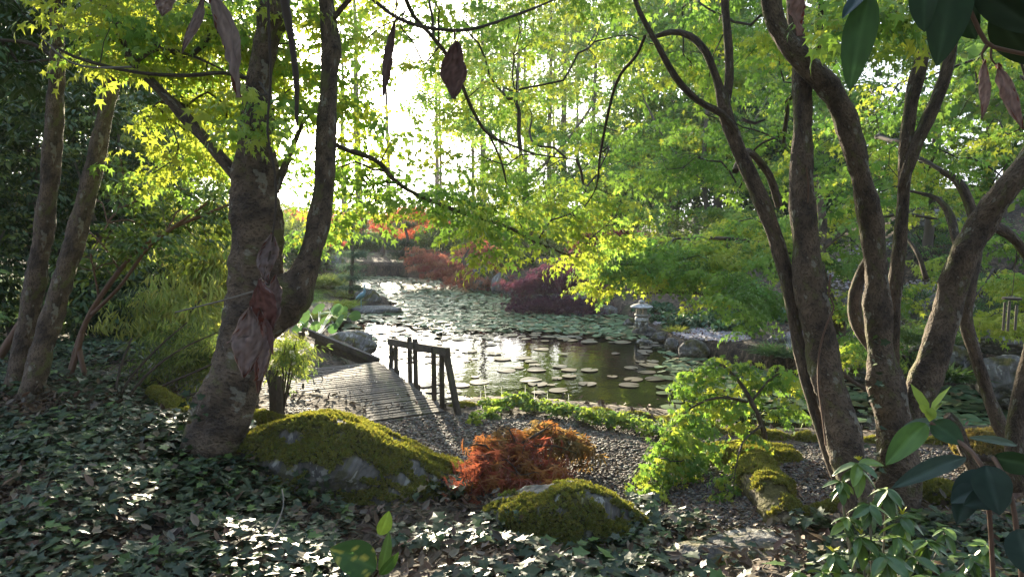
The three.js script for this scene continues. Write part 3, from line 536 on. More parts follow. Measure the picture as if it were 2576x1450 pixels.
// forked maple on the ivy bank
reseed(10);
const forked = tree({
  name: 'forked_maple', label: 'big forked maple with a thick leaning trunk and elbow shaped second stem beside the boardwalk',
  limbs: [
    limb([[512, 1250, 4.5, 250], [520, 1205, 4.56, 185], [530, 1160, 4.6, 158], [560, 1040, 4.62, 142], [598, 920, 4.65, 134], [628, 800, 4.7, 134], [645, 680, 4.7, 126], [645, 560, 4.7, 116], [640, 440, 4.7, 102], [642, 330, 4.7, 84], [652, 200, 4.7, 62], [672, 90, 4.7, 60], [684, 40, 4.7, 78], [690, -20, 4.7, 66], [690, -120, 4.7, 52], [690, -400, 4.7, 40]], 'trunk', { sides: 26, step: 0.06 }),
    limb([[640, 845, 4.7, 80], [690, 785, 4.68, 105], [735, 735, 4.66, 106], [762, 690, 4.66, 72], [785, 620, 4.68, 56], [804, 540, 4.7, 52], [815, 440, 4.7, 50], [820, 330, 4.7, 47], [826, 220, 4.7, 42], [832, 120, 4.7, 44], [820, 10, 4.7, 36], [815, -120, 4.7, 36], [840, -400, 4.9, 24]], 'stem', { sides: 20, step: 0.05, rough: 0.12 }),
    limb([[600, 450, 4.75, 30], [545, 385, 4.8, 28], [470, 300, 4.85, 26], [390, 215, 4.9, 24], [330, 150, 4.95, 21], [300, 80, 5, 18], [285, -20, 5, 14]], 'limb'),
    limb([[690, 480, 4.7, 24], [715, 420, 4.8, 18], [735, 370, 4.95, 12], [765, 300, 5.1, 8]], 'limb'),
    limb([[816, 345, 4.7, 14], [860, 372, 4.9, 12], [910, 388, 5.1, 13], [955, 410, 5.3, 12], [1000, 460, 5.5, 12], [1080, 503, 5.7, 11], [1180, 540, 6, 10], [1280, 572, 6.2, 8], [1350, 610, 6.4, 6], [1440, 645, 6.7, 4]], 'branch'),
    limb([[826, 60, 4.7, 14], [900, -20, 4.6, 12], [945, 5, 4.6, 10], [1000, 45, 4.6, 9], [1080, 70, 4.7, 9], [1180, 74, 4.8, 8], [1290, 40, 5, 7], [1390, 0, 5.2, 5], [1480, -50, 5.5, 4]], 'branch'),
    limb([[700, -260, 4.7, 20], [860, -200, 4.8, 16], [990, -60, 5, 12], [1040, 40, 5.2, 11], [1090, 95, 5.4, 10], [1140, 165, 5.6, 9], [1190, 280, 5.9, 9], [1230, 338, 6.1, 8], [1290, 366, 6.4, 6], [1350, 388, 6.8, 4], [1450, 400, 7.2, 3]], 'branch'),
    limb([[1228, 335, 6.1, 6], [1262, 410, 6.2, 5], [1280, 500, 6.3, 3]], 'branch'),
    limb([[120, 100, 4.4, 5], [180, 140, 4.4, 7], [330, 180, 4.45, 8], [470, 190, 4.5, 9], [560, 183, 4.6, 10], [650, 205, 4.65, 12]], 'branch'),
    limb([[335, 160, 4.95, 10], [400, 122, 4.9, 9], [480, 140, 4.85, 7], [560, 175, 4.7, 5]], 'branch'),
  ],
  leafTiers: [
    [390, 30, 5.0, 0.55, 0.5, 30], [300, 30, 5.1, 0.3, 0.4, 14], [330, 105, 5, 0.3, 0.3, 14], [480, 70, 5.2, 0.5, 0.5, 22], [560, 120, 5.2, 0.35, 0.4, 14], [645, 235, 4.35, 0.1, 0.1, 5, 0.05], [650, 310, 4.35, 0.1, 0.1, 5, 0.06], [530, 260, 5.5, 0.4, 0.4, 16], [560, 340, 5.6, 0.4, 0.4, 14], [450, 400, 5.8, 0.4, 0.4, 12], [520, 200, 5.5, 0.4, 0.4, 12],
    [770, 130, 5.2, 0.45, 0.4, 24, 0.2], [770, 230, 5.2, 0.35, 0.3, 16, 0.15], [740, 40, 5, 0.5, 0.4, 16], [930, 300, 5.3, 0.25, 0.3, 9], [900, 420, 5.6, 0.3, 0.3, 12], [860, 500, 6, 0.3, 0.4, 12, 0.2], [760, 420, 5.2, 0.2, 0.2, 6], [830, 590, 6.5, 0.3, 0.4, 8, 0.2],
    [1010, 465, 5.6, 0.3, 0.35, 8], [1100, 490, 5.8, 0.4, 0.4, 9], [1180, 515, 6, 0.42, 0.4, 9], [1130, 455, 6, 0.5, 0.4, 10], [1290, 535, 6.2, 0.42, 0.4, 9], [1390, 550, 6.5, 0.42, 0.4, 9], [1490, 520, 6.9, 0.45, 0.5, 9], [1240, 615, 6.1, 0.08, 0.1, 4, 0.08, 0.6], [1450, 625, 6.7, 0.16, 0.2, 6], [1540, 500, 7, 0.4, 0.5, 10], [1330, 480, 6.6, 0.5, 0.5, 10], [1570, 570, 7, 0.25, 0.3, 6],
    [950, 40, 6, 0.4, 0.5, 4], [1150, 30, 6.3, 0.7, 0.6, 10], [1300, 100, 7, 0.6, 0.6, 9], [1450, 40, 7.3, 0.8, 0.7, 11], [1140, 150, 6.3, 0.35, 0.5, 5], [1250, 230, 6.9, 0.5, 0.5, 7], [1350, 230, 7.4, 0.5, 0.6, 7], [1400, 340, 7.8, 0.6, 0.6, 8], [1250, 400, 7, 0.5, 0.5, 6], [1350, 440, 7.4, 0.5, 0.6, 7], [1500, 430, 8, 0.7, 0.6, 9], [1120, 380, 7, 0.35, 0.5, 4], [1570, 330, 8.4, 0.7, 0.7, 9], [1600, 120, 8, 0.8, 0.7, 9], [1060, 280, 7, 0.25, 0.4, 3],
    [700, -180, 5, 1.2, 1, 40, 0.2], [1200, -180, 6, 1.4, 1.2, 50, 0.2], [1600, -160, 7, 1.2, 1.2, 40, 0.2], [350, -150, 5, 1.2, 1, 40, 0.2], [900, -300, 5.5, 1.6, 1.5, 40, 0.3],
  ],
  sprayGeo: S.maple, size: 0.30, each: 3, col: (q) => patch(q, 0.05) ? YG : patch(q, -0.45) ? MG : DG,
});
// many stemmed maple
reseed(11);
tree({
  name: 'many_stemmed_maple', label: 'tall maple of several lichened stems rising from one base by the glossy leaved shrub',
  limbs: [
    limb([[2175, 1400, 3.75, 82], [2165, 1320, 3.8, 62], [2150, 1230, 3.85, 78], [2125, 1120, 3.95, 87], [2095, 1000, 4.02, 81], [2062, 860, 4.1, 75], [2038, 720, 4.1, 72], [2020, 560, 4.1, 59], [2015, 430, 4.1, 55], [2020, 280, 4.1, 45], [2012, 160, 4.15, 39], [2000, 40, 4.2, 36], [1990, -150, 4.3, 31], [2000, -420, 4.4, 20]], 'trunk', { sides: 22, step: 0.06 }),
    limb([[2110, 1215, 4.0, 28], [2072, 1100, 4.1, 30], [2036, 980, 4.15, 30], [2008, 860, 4.2, 31], [1984, 720, 4.2, 36], [1948, 590, 4.2, 39], [1905, 480, 4.2, 39], [1862, 385, 4.2, 36], [1832, 310, 4.2, 33], [1820, 262, 4.2, 30], [1803, 200, 4.2, 20], [1775, 130, 4.2, 19], [1735, 90, 4.25, 16], [1690, 80, 4.3, 14], [1640, 95, 4.4, 8]], 'stem', { step: 0.06 }),
    limb([[1820, 280, 4.2, 23], [1834, 200, 4.22, 22], [1832, 110, 4.25, 21], [1824, 20, 4.3, 20], [1818, -120, 4.3, 17], [1800, -350, 4.4, 14]], 'stem'),
    limb([[1850, 330, 4.15, 17], [1815, 285, 4.1, 19], [1755, 252, 4.0, 17], [1700, 195, 3.95, 16], [1650, 105, 3.9, 14], [1605, 20, 3.9, 13], [1585, -60, 3.9, 12]], 'branch'),
    limb([[1622, 90, 3.95, 8], [1600, 140, 4.1, 8], [1562, 185, 4.3, 8], [1540, 240, 4.4, 8], [1520, 330, 4.6, 7], [1508, 400, 4.7, 6], [1500, 470, 4.8, 4], [1470, 520, 5, 3]], 'branch'),
    limb([[2250, 1320, 4.05, 109], [2262, 1200, 4.1, 101], [2250, 1080, 4.12, 97], [2228, 960, 4.15, 86], [2212, 850, 4.2, 66], [2206, 700, 4.2, 58], [2190, 560, 4.2, 55], [2165, 440, 4.15, 53], [2135, 320, 4.1, 53], [2090, 225, 4.05, 55], [2020, 150, 4, 51], [1965, 85, 4, 47], [1942, 10, 4, 45], [1935, -120, 4, 39], [1900, -400, 4.1, 27]], 'stem', { sides: 22, step: 0.06 }),
    limb([[2240, 1050, 4.2, 47], [2240, 900, 4.25, 41], [2250, 740, 4.3, 33], [2266, 590, 4.3, 31], [2275, 450, 4.3, 31], [2283, 330, 4.3, 33], [2300, 220, 4.3, 33], [2330, 120, 4.3, 30], [2358, 30, 4.3, 27], [2380, -80, 4.3, 23], [2420, -350, 4.4, 16]], 'stem', { step: 0.06 }),
    limb([[2268, 470, 4.28, 23], [2298, 380, 4.26, 30], [2345, 275, 4.24, 30], [2385, 170, 4.22, 28], [2402, 60, 4.2, 28], [2405, -60, 4.2, 27], [2410, -300, 4.2, 17]], 'stem'),
    limb([[2270, 1090, 4.15, 70], [2320, 970, 4.2, 72], [2360, 860, 4.2, 66], [2392, 740, 4.2, 61], [2425, 640, 4.15, 67], [2475, 555, 4.1, 66], [2530, 480, 4.0, 61], [2590, 400, 3.95, 55], [2680, 250, 3.9, 47], [2750, 0, 3.9, 31]], 'stem', { sides: 20, step: 0.06 }),
    limb([[2420, 640, 4.2, 31], [2402, 590, 4.3, 20], [2392, 545, 4.4, 19], [2360, 500, 4.5, 12], [2290, 480, 4.7, 6]], 'limb'),
    limb([[2480, 560, 4.1, 23], [2540, 590, 4.2, 27], [2580, 640, 4.2, 23], [2640, 760, 4.2, 20]], 'limb'),
    limb([[2330, 700, 4.3, 14], [2310, 640, 4.4, 12], [2280, 600, 4.6, 9], [2250, 585, 4.8, 5]], 'limb'),
    limb([[2540, 1110, 4.9, 36], [2512, 1060, 4.95, 33], [2480, 975, 5, 31], [2450, 880, 5, 30], [2430, 800, 5, 31], [2440, 730, 5, 28], [2460, 600, 5.1, 23], [2420, 470, 5.2, 20], [2370, 430, 5.3, 14]], 'stem', { step: 0.06 }),
    limb([[2200, 880, 4.9, 34], [2160, 820, 4.9, 37], [2148, 760, 4.9, 34], [2165, 690, 4.9, 23], [2185, 640, 4.8, 14]], 'limb'),
    limb([[2560, 1230, 4.3, 47], [2552, 1130, 4.3, 42], [2562, 1020, 4.3, 42], [2590, 900, 4.3, 39], [2640, 700, 4.3, 31]], 'stem'),
    limb([[2075, 890, 4.2, 12], [2120, 940, 4.6, 12], [2180, 980, 5.2, 10]], 'limb'),
    limb([[1870, 300, 4.2, 8], [1900, 310, 4.1, 7], [1925, 300, 4.1, 3]], 'limb'),
    limb([[1850, 430, 4.3, 17], [1880, 380, 4.5, 19], [1935, 440, 4.6, 19], [1960, 520, 4.6, 17]], 'limb'),
  ],
  leafTiers: [
    [1800, 60, 6.3, 0.6, 0.6, 10], [1720, 160, 6.6, 0.5, 0.6, 9], [1900, 180, 6.6, 0.6, 0.6, 10], [1900, 60, 6, 0.5, 0.6, 9], [2080, 70, 6, 0.5, 0.6, 9], [2200, 20, 3.6, 0.14, 0.14, 8, 0.06], [2150, 50, 3.6, 0.08, 0.1, 4, 0.05], [2100, 300, 7, 0.6, 0.6, 10, 0.2], [2250, 230, 7.4, 0.6, 0.7, 10, 0.2], [2450, 190, 7, 0.6, 0.7, 11, 0.2], [2540, 80, 6.2, 0.5, 0.6, 9, 0.2], [2450, 350, 7.4, 0.7, 0.7, 13, 0.2], [2560, 300, 6.6, 0.5, 0.6, 9, 0.2], [2330, 420, 7.6, 0.7, 0.7, 12, 0.2], [2200, 430, 7.8, 0.6, 0.7, 10, 0.2], [2540, 470, 7, 0.6, 0.7, 11, 0.2], [1730, 300, 7.4, 0.6, 0.6, 10], [1800, 400, 7.8, 0.6, 0.6, 10], [1920, 330, 7, 0.5, 0.6, 9], [1950, 450, 7.4, 0.5, 0.6, 8], [1660, 400, 8, 0.6, 0.6, 9], [1780, 210, 5, 0.18, 0.25, 3], [2220, 480, 4.7, 0.12, 0.14, 4, 0.05], [2260, 340, 5, 0.2, 0.2, 3],
    [1800, -180, 5, 1.2, 1.2, 40, 0.2], [2100, -220, 4.5, 1.2, 1.4, 44, 0.2], [2450, -180, 4.5, 1.1, 1.3, 44, 0.2],
  ],
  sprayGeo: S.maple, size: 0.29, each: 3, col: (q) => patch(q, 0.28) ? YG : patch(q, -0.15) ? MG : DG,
});
// layered maple behind it
reseed(12);
tree({
  name: 'layered_maple', label: 'spreading layered green maple hanging over the lantern bank',
  limbs: [
    limb([[2120, 900, 9.6, 40], [2110, 820, 9.6, 34], [2080, 740, 9.4, 30], [2060, 660, 9.4, 26], [2070, 560, 9.5, 20], [2050, 440, 9.6, 14]], 'trunk'),
    limb([[2085, 755, 9.4, 20], [1990, 762, 8.8, 15], [1900, 745, 8.6, 11], [1820, 742, 8.6, 9], [1700, 735, 8.7, 5], [1600, 740, 8.8, 3]], 'limb'),
    limb([[2062, 665, 9.4, 16], [1950, 620, 9.4, 12], [1830, 600, 9.5, 9], [1700, 600, 9.6, 5]], 'limb'),
    limb([[2070, 620, 9.4, 16], [2160, 560, 9.6, 12], [2280, 540, 9.8, 8], [2400, 560, 10, 5]], 'limb'),
  ],
  leafTiers: [
    [1600, 620, 9.3, 0.6, 0.7, 24], [1700, 610, 9.5, 0.7, 0.8, 34], [1800, 600, 9.6, 0.7, 0.8, 32], [1900, 560, 9.8, 0.6, 0.8, 26], [1540, 655, 9, 0.35, 0.5, 14], [1630, 645, 9, 0.6, 0.6, 22], [1740, 660, 9, 0.7, 0.7, 26], [1860, 640, 9, 0.6, 0.7, 22], [1950, 610, 9, 0.5, 0.7, 18], [1510, 715, 8.8, 0.14, 0.3, 6, 0.1, 0.5], [1590, 652, 8.8, 0.3, 0.4, 6], [1690, 672, 8.8, 0.45, 0.4, 10], [1800, 715, 8.5, 0.45, 0.4, 14], [1900, 720, 8.2, 0.4, 0.4, 13], [1900, 765, 8, 0.3, 0.3, 6], [1690, 652, 8.7, 0.5, 0.4, 8],
    [2080, 540, 9.8, 0.6, 0.8, 24, 0.2], [2140, 640, 9.5, 0.5, 0.6, 20, 0.2], [2140, 740, 9, 0.4, 0.5, 14, 0.2], [2290, 520, 10, 0.6, 0.8, 8, 0.2], [2340, 650, 9.5, 0.5, 0.6, 6, 0.2], [2450, 680, 9, 0.5, 0.6, 7, 0.15], [2320, 740, 9, 0.3, 0.4, 4, 0.1], [2540, 600, 9, 0.6, 0.6, 24, 0.2], [2520, 790, 7.4, 0.3, 0.3, 12, 0.1], [2560, 700, 8, 0.35, 0.4, 14], [2150, 840, 8.6, 0.3, 0.4, 10], [2130, 880, 8, 0.25, 0.3, 8], [1840, 765, 7.6, 0.15, 0.2, 5, 0.12, 0.6],
  ],
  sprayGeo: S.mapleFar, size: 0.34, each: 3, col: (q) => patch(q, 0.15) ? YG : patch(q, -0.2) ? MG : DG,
});
reseed(121);
const backMaple = (label, trunk, ts, size, col) => tree({ name: 'bank_maple', label, limbs: trunk.map((l, i) => limb(l, i ? 'limb' : 'trunk')), leafTiers: ts, sprayGeo: S.mapleFar, size, each: 4, col, barkMat: M.farbark, opt: { step: 0.4, thin: 0.0035, maxR: 0.06 }, leafOpt: { spread: 0.4, vary: 0.22 } });
const mixed = (q) => patch(q, 0.2) ? YG : patch(q, -0.25) ? MG : DG;
backMaple('fine leaved maple on the far bank above the orange maple', [[[1340, 735, 23, 18], [1335, 600, 23, 15], [1318, 450, 22.5, 12], [1300, 280, 22, 9], [1310, 60, 22, 5]], [[1320, 460, 22.5, 9], [1420, 360, 22, 7], [1500, 250, 22, 4]], [[1318, 420, 22.5, 8], [1230, 330, 22, 5], [1140, 260, 22, 3]]],
  [[1100, 230, 22, 1.0, 1.2, 10, 0.25], [1170, 290, 22, 1.1, 1.2, 14, 0.25], [1250, 430, 21.5, 1.0, 1.2, 14, 0.25], [1260, 300, 22, 1.3, 1.2, 18, 0.25], [1350, 400, 22, 1.4, 1.3, 22, 0.25], [1440, 320, 22, 1.3, 1.3, 20, 0.25], [1480, 440, 21.5, 1.3, 1.2, 22, 0.25], [1250, 170, 22, 1.2, 1.2, 7, 0.25], [1400, 200, 22, 1.2, 1.2, 6, 0.25], [1170, 210, 22, 0.9, 1, 9, 0.25], [1350, 60, 22, 1.2, 1.2, 5, 0.25], [1530, 230, 22, 1.1, 1.2, 7, 0.25], [1380, 510, 21, 1.3, 1.1, 16, 0.2]], 0.62, mixed);
backMaple('fine leaved maple beyond the lantern bank behind the lichened stems', [[[1800, 720, 18, 20], [1790, 600, 18, 16], [1770, 450, 18, 13], [1780, 250, 18, 9], [1790, 40, 18, 5]], [[1775, 460, 18, 9], [1680, 360, 18, 6], [1620, 250, 18, 4]], [[1772, 430, 18, 9], [1880, 330, 18, 6], [1950, 200, 18, 4]]],
  [[1620, 420, 17.5, 1.1, 1.1, 20, 0.25], [1700, 320, 18, 1.1, 1.1, 20, 0.25], [1790, 420, 17.5, 1.2, 1.1, 22, 0.25], [1880, 330, 18, 1.1, 1.1, 20, 0.25], [1960, 420, 17.5, 1.1, 1.1, 20, 0.25], [1660, 200, 18, 1.1, 1.1, 9, 0.25], [1780, 170, 18, 1.1, 1.1, 18, 0.25], [1900, 170, 18, 1.1, 1.1, 18, 0.25], [1720, 60, 18, 1.1, 1.1, 10, 0.25], [1850, 50, 18, 1.1, 1.1, 16, 0.25], [1600, 80, 18, 0.9, 1, 4, 0.25], [1990, 280, 18, 0.9, 1, 14, 0.25], [1700, 510, 17, 1, 1, 16, 0.2], [1860, 520, 17, 1, 1, 16, 0.2]], 0.52, mixed);
backMaple('fine leaved maple on the rockery slope behind the leaning stem', [[[2330, 640, 13, 24], [2340, 520, 13, 20], [2320, 380, 13, 15], [2300, 200, 13, 10], [2310, 20, 13, 6]], [[2325, 400, 13, 10], [2430, 300, 13, 7], [2520, 200, 13, 4]], [[2322, 390, 13, 10], [2200, 300, 13, 7], [2120, 220, 13, 4]]],
  [[2080, 230, 12.5, 0.8, 0.9, 20, 0.2], [2170, 330, 12.5, 0.8, 0.9, 16, 0.2], [2090, 110, 12.5, 0.8, 0.9, 18, 0.2], [2270, 420, 12.5, 0.9, 0.9, 20, 0.2], [2300, 280, 12.5, 0.8, 0.9, 14, 0.2], [2400, 370, 12.5, 0.9, 0.9, 22, 0.2], [2450, 250, 12.5, 0.9, 0.9, 22, 0.2], [2530, 350, 12, 0.9, 0.9, 22, 0.2], [2540, 150, 12, 0.9, 0.9, 22, 0.2], [2430, 120, 12.5, 0.9, 0.9, 18, 0.2], [2300, 110, 12.5, 0.7, 0.9, 10, 0.2], [2200, 60, 12.5, 0.8, 0.9, 14, 0.2], [2480, 460, 12, 0.9, 0.9, 20, 0.2], [2150, 450, 12, 0.6, 0.9, 10, 0.2], [2030, 380, 12.5, 0.6, 0.8, 12, 0.2]], 0.40, (q) => patch(q, 0.35) ? YG : patch(q, -0.1) ? MG : DG);
// low weeping maple in front of the pond
reseed(13);
tree({
  name: 'weeping_maple', label: 'low weeping green maple cascading over the gravel between pond and mossy slab', category: 'shrub',
  limbs: [
    limb([[1930, 1150, 5.5, 16], [1920, 1080, 5.5, 14], [1890, 1010, 5.6, 12], [1860, 960, 5.7, 10], [1820, 920, 5.8, 7], [1780, 905, 5.9, 4]], 'trunk'),
    limb([[1890, 1010, 5.6, 8], [1940, 950, 5.7, 6], [1980, 930, 5.7, 3]], 'limb'),
    limb([[1880, 1010, 5.6, 8], [1800, 1000, 5.5, 6], [1720, 1040, 5.4, 4], [1670, 1120, 5.1, 3], [1640, 1200, 4.8, 2]], 'limb'),
    limb([[1915, 1070, 5.5, 7], [1870, 1110, 5.2, 5], [1850, 1180, 4.75, 3], [1845, 1230, 4.55, 2]], 'limb'),
  ],
  leafTiers: [
    [1705, 1075, 5.15, 0.08, 0.1, 7, 0.05, 0.5], [1680, 1130, 4.95, 0.07, 0.1, 7, 0.05, 0.5], [1660, 1165, 4.85, 0.06, 0.08, 6, 0.05, 0.5], [1640, 1215, 4.7, 0.05, 0.06, 6, 0.05, 0.5], [1740, 1150, 4.95, 0.08, 0.1, 7, 0.05, 0.5], [1960, 915, 5.8, 0.12, 0.15, 7, 0.05, 0.3],
    [1830, 900, 5.8, 0.25, 0.17, 13, 0.06, 0.3], [1920, 940, 5.8, 0.28, 0.17, 15, 0.06, 0.3], [1760, 940, 5.7, 0.22, 0.17, 12, 0.06, 0.4], [1780, 1000, 5.6, 0.3, 0.17, 16, 0.08, 0.3], [1880, 1000, 5.6, 0.3, 0.17, 16, 0.08], [1720, 1040, 5.3, 0.22, 0.17, 13, 0.08, 0.4], [1690, 1100, 5.1, 0.15, 0.14, 11, 0.1, 0.4], [1760, 1100, 5.2, 0.25, 0.14, 15, 0.08], [1650, 1180, 4.85, 0.09, 0.10, 7, 0.1, 0.5], [1860, 1130, 5.2, 0.2, 0.10, 4, 0.05], [1880, 1070, 5.4, 0.25, 0.14, 4], [1850, 1195, 4.7, 0.12, 0.08, 7, 0.08], [1840, 1240, 4.5, 0.06, 0.06, 3, 0.05], [1970, 1000, 5.6, 0.15, 0.14, 7], [1930, 1150, 5.3, 0.12, 0.08, 4],
  ],
  sprayGeo: S.mapleFine, size: 0.16, each: 2, col: (q) => R() < 0.35 ? YG : R() < 0.6 ? MG : DG, opt: { step: 0.1, jitter: 0.1, thin: 0.0014 }, leafOpt: { spread: 0.06, droop: 0.45 },
});
// red laceleaf maple in the gravel
reseed(14);
const RED = [0.34, 0.095, 0.05], ORG = [0.34, 0.15, 0.045];
tree({
  name: 'laceleaf_maple', label: 'small red and orange laceleaf maple growing in the gravel behind the boulders', category: 'shrub',
  limbs: [
    limb([[1255, 1250, 4.72, 14], [1250, 1200, 4.77, 12], [1270, 1150, 4.87, 10], [1320, 1110, 5.02, 8], [1370, 1080, 5.22, 5]], 'trunk'),
    limb([[1262, 1165, 4.84, 7], [1220, 1120, 4.82, 5], [1180, 1120, 4.72, 3]], 'limb'), limb([[1255, 1190, 4.80, 6], [1215, 1190, 4.62, 4], [1190, 1215, 4.52, 2]], 'limb'),
    limb([[1300, 1120, 4.97, 6], [1280, 1080, 5.02, 4], [1250, 1070, 5.02, 2]], 'limb'), limb([[1300, 1125, 4.97, 6], [1390, 1120, 4.92, 4], [1450, 1140, 4.82, 2]], 'limb'),
  ],
  leafTiers: [
    [1190, 1130, 4.62, 0.14, 0.14, 12, 0.04, 0.4], [1240, 1120, 4.77, 0.16, 0.15, 12, 0.04, 0.4], [1195, 1180, 4.57, 0.14, 0.14, 11, 0.04, 0.5], [1215, 1230, 4.47, 0.1, 0.1, 7, 0.04, 0.5], [1270, 1180, 4.62, 0.16, 0.14, 11, 0.05, 0.4], [1250, 1080, 4.97, 0.14, 0.15, 10, 0.04], [1300, 1065, 5.07, 0.16, 0.15, 11, 0.04], [1380, 1050, 5.32, 0.2, 0.2, 15, 0.04], [1430, 1065, 5.32, 0.14, 0.16, 9, 0.04], [1350, 1110, 4.92, 0.2, 0.2, 14, 0.05], [1400, 1140, 4.82, 0.14, 0.15, 7, 0.05, 0.4], [1320, 1150, 4.77, 0.16, 0.15, 10, 0.05], [1340, 1190, 4.62, 0.14, 0.1, 8, 0.04],
  ],
  sprayGeo: S.lace, size: 0.18, each: 2, col: (q) => q.z < -5.06 ? (R() < 0.75 ? [0.24, 0.15, 0.045] : ORG) : R() < 0.6 ? RED : ORG, opt: { step: 0.08, jitter: 0.08, thin: 0.0012 }, leafOpt: { spread: 0.05, droop: 0.35, vary: 0.25 },
});
// coloured maples across the pond
reseed(15);
const farMaple = (name, label, x, y, d, ts, col, spr = S.lacefar, size = 0.5, each = 2) => tree({ name, label, category: 'shrub', limbs: [limb([[x, y, d, 12], [x + 6, y - 30, d, 10], [x - 4, y - 60, d, 7], [x + 10, y - 90, d, 4]], 'trunk')], leafTiers: ts, sprayGeo: spr, size, each, col: (q) => col[Math.floor(R() * col.length)], barkMat: M.farbark, leafOpt: { spread: 0.25, vary: 0.28 }, opt: { step: 0.35 } });
farMaple('orange_maple', 'salmon orange maple leaning over the far shore boulders', 1170, 715, 22, [[1100, 645, 22.5, 0.7, 0.7, 26], [1150, 665, 22, 0.8, 0.7, 34], [1210, 685, 21.5, 0.7, 0.7, 26], [1070, 625, 23, 0.5, 0.6, 14], [1230, 660, 22, 0.6, 0.6, 14], [1190, 610, 23, 0.7, 0.8, 20], [1260, 690, 21, 0.4, 0.5, 10]], [[0.36, 0.13, 0.085], [0.34, 0.16, 0.09], [0.26, 0.075, 0.06]]);
farMaple('purple_maple', 'dark purple laceleaf maple mounded over the lily pads', 1410, 778, 17, [[1340, 695, 17, 0.6, 0.6, 24], [1400, 680, 17.5, 0.7, 0.7, 26], [1480, 700, 17.5, 0.65, 0.6, 24], [1325, 745, 16.5, 0.4, 0.4, 16], [1390, 745, 16.3, 0.6, 0.5, 30], [1460, 755, 16.3, 0.5, 0.5, 22], [1420, 660, 18, 0.5, 0.6, 18], [1500, 740, 16.8, 0.3, 0.4, 12]], [[0.085, 0.026, 0.046], [0.115, 0.034, 0.052], [0.07, 0.024, 0.04]], S.lacefar, 0.42, 3);
farMaple('purple_maple', 'distant purple maple above the layered green foliage', 1560, 680, 21, [[1510, 590, 21, 0.6, 0.7, 22], [1570, 580, 21, 0.6, 0.7, 24], [1620, 600, 21, 0.6, 0.6, 18], [1500, 620, 21, 0.5, 0.5, 14]], [[0.1, 0.028, 0.042], [0.13, 0.034, 0.048]], S.lacefar, 0.5, 3);
farMaple('red_maple', 'bright red maple glowing beneath the sunlit gap in the trees', 960, 640, 30, [[930, 525, 30, 0.9, 0.9, 16], [980, 530, 30, 1, 0.9, 20], [1040, 520, 30, 1, 0.9, 20], [940, 560, 30, 0.6, 0.8, 10], [1010, 565, 30, 0.7, 0.8, 12], [1080, 545, 29, 0.6, 0.8, 12]], [[0.5, 0.1, 0.06], [0.45, 0.15, 0.06]], S.lacefar, 0.55);
farMaple('red_maple', 'small reddish maple in front of the sunlit lawn between the forked stems', 850, 640, 26, [[760, 530, 27, 0.6, 0.6, 8], [845, 545, 26, 0.5, 0.6, 9], [840, 590, 26, 0.5, 0.6, 8]], [[0.5, 0.12, 0.08]], S.lacefar, 0.5);
console.log('maples');

// cloud pruned pine and layered conifer
reseed(16);
tree({ name: 'cloud_pine', label: 'dark cloud pruned pine with flat pads on the far bank', category: 'tree', limbs: [limb([[1040, 665, 25, 10], [1010, 640, 25, 9], [1025, 610, 25, 7], [1018, 570, 25, 5]], 'trunk'), limb([[1012, 640, 25, 6], [1060, 655, 24.8, 4]], 'limb')], leafTiers: [[1018, 562, 25, 0.35, 0.35, 14, 0.06, 0.1], [1005, 608, 25, 0.4, 0.4, 14, 0.06, 0.1], [1040, 622, 25, 0.4, 0.4, 12, 0.06, 0.1], [1000, 640, 25, 0.45, 0.4, 14, 0.06, 0.1], [1055, 652, 24.8, 0.4, 0.4, 12, 0.05, 0.1]], sprayGeo: S.needle, mat: M.grass, size: 0.3, each: 3, col: () => [0.05, 0.085, 0.045], barkMat: M.farbark, leafOpt: { spread: 0.15 } });
tree({ name: 'tiered_conifer', label: 'small tiered conifer on the lawn edge beside the elbow shaped stem', category: 'tree', limbs: [limb([[882, 738, 17, 13], [884, 690, 17, 10], [886, 640, 17, 8], [884, 580, 17, 6], [890, 520, 17, 3]], 'trunk')], leafTiers: [[885, 718, 17, 0.2, 0.25, 12, 0.05, 0.1], [882, 692, 17, 0.28, 0.25, 14, 0.05, 0.1], [878, 668, 17, 0.28, 0.25, 12, 0.05, 0.1], [885, 635, 17, 0.36, 0.3, 18, 0.05, 0.1], [880, 590, 17, 0.35, 0.3, 12, 0.07, 0.1], [872, 560, 17, 0.4, 0.3, 12, 0.07, 0.1], [895, 535, 17, 0.3, 0.3, 9, 0.07]], sprayGeo: S.needle, mat: M.grass, size: 0.22, each: 3, col: () => [0.09, 0.15, 0.085], barkMat: M.farbark, leafOpt: { spread: 0.1 } });

// two slender trees and the red stemmed shrub in the ivy
reseed(17);
tree({
  name: 'slender_tree', label: 'slender grey brown tree leaning slightly at the end of the ivy slope by the bamboo', limbs: [limb([[38, 1030, 5.7, 58], [48, 930, 5.7, 52], [70, 800, 5.75, 48], [100, 630, 5.8, 45], [122, 470, 5.8, 43], [134, 320, 5.8, 40], [142, 170, 5.8, 33], [140, 50, 5.8, 28], [138, -120, 5.8, 24], [120, -400, 5.8, 16]], 'trunk', { step: 0.08 }), limb([[140, 150, 5.8, 12], [80, 110, 5.8, 10], [0, 100, 5.8, 8], [-60, 90, 5.8, 6]], 'branch')],
  leafTiers: [[100, -150, 6, 1.2, 1, 40, 0.4], [20, 40, 6.5, 0.6, 0.6, 24, 0.3], [-60, 150, 6, 0.5, 0.6, 20, 0.3]], sprayGeo: S.oval, mat: M.gloss, size: 0.28, each: 3, col: () => [0.045, 0.09, 0.02],
});
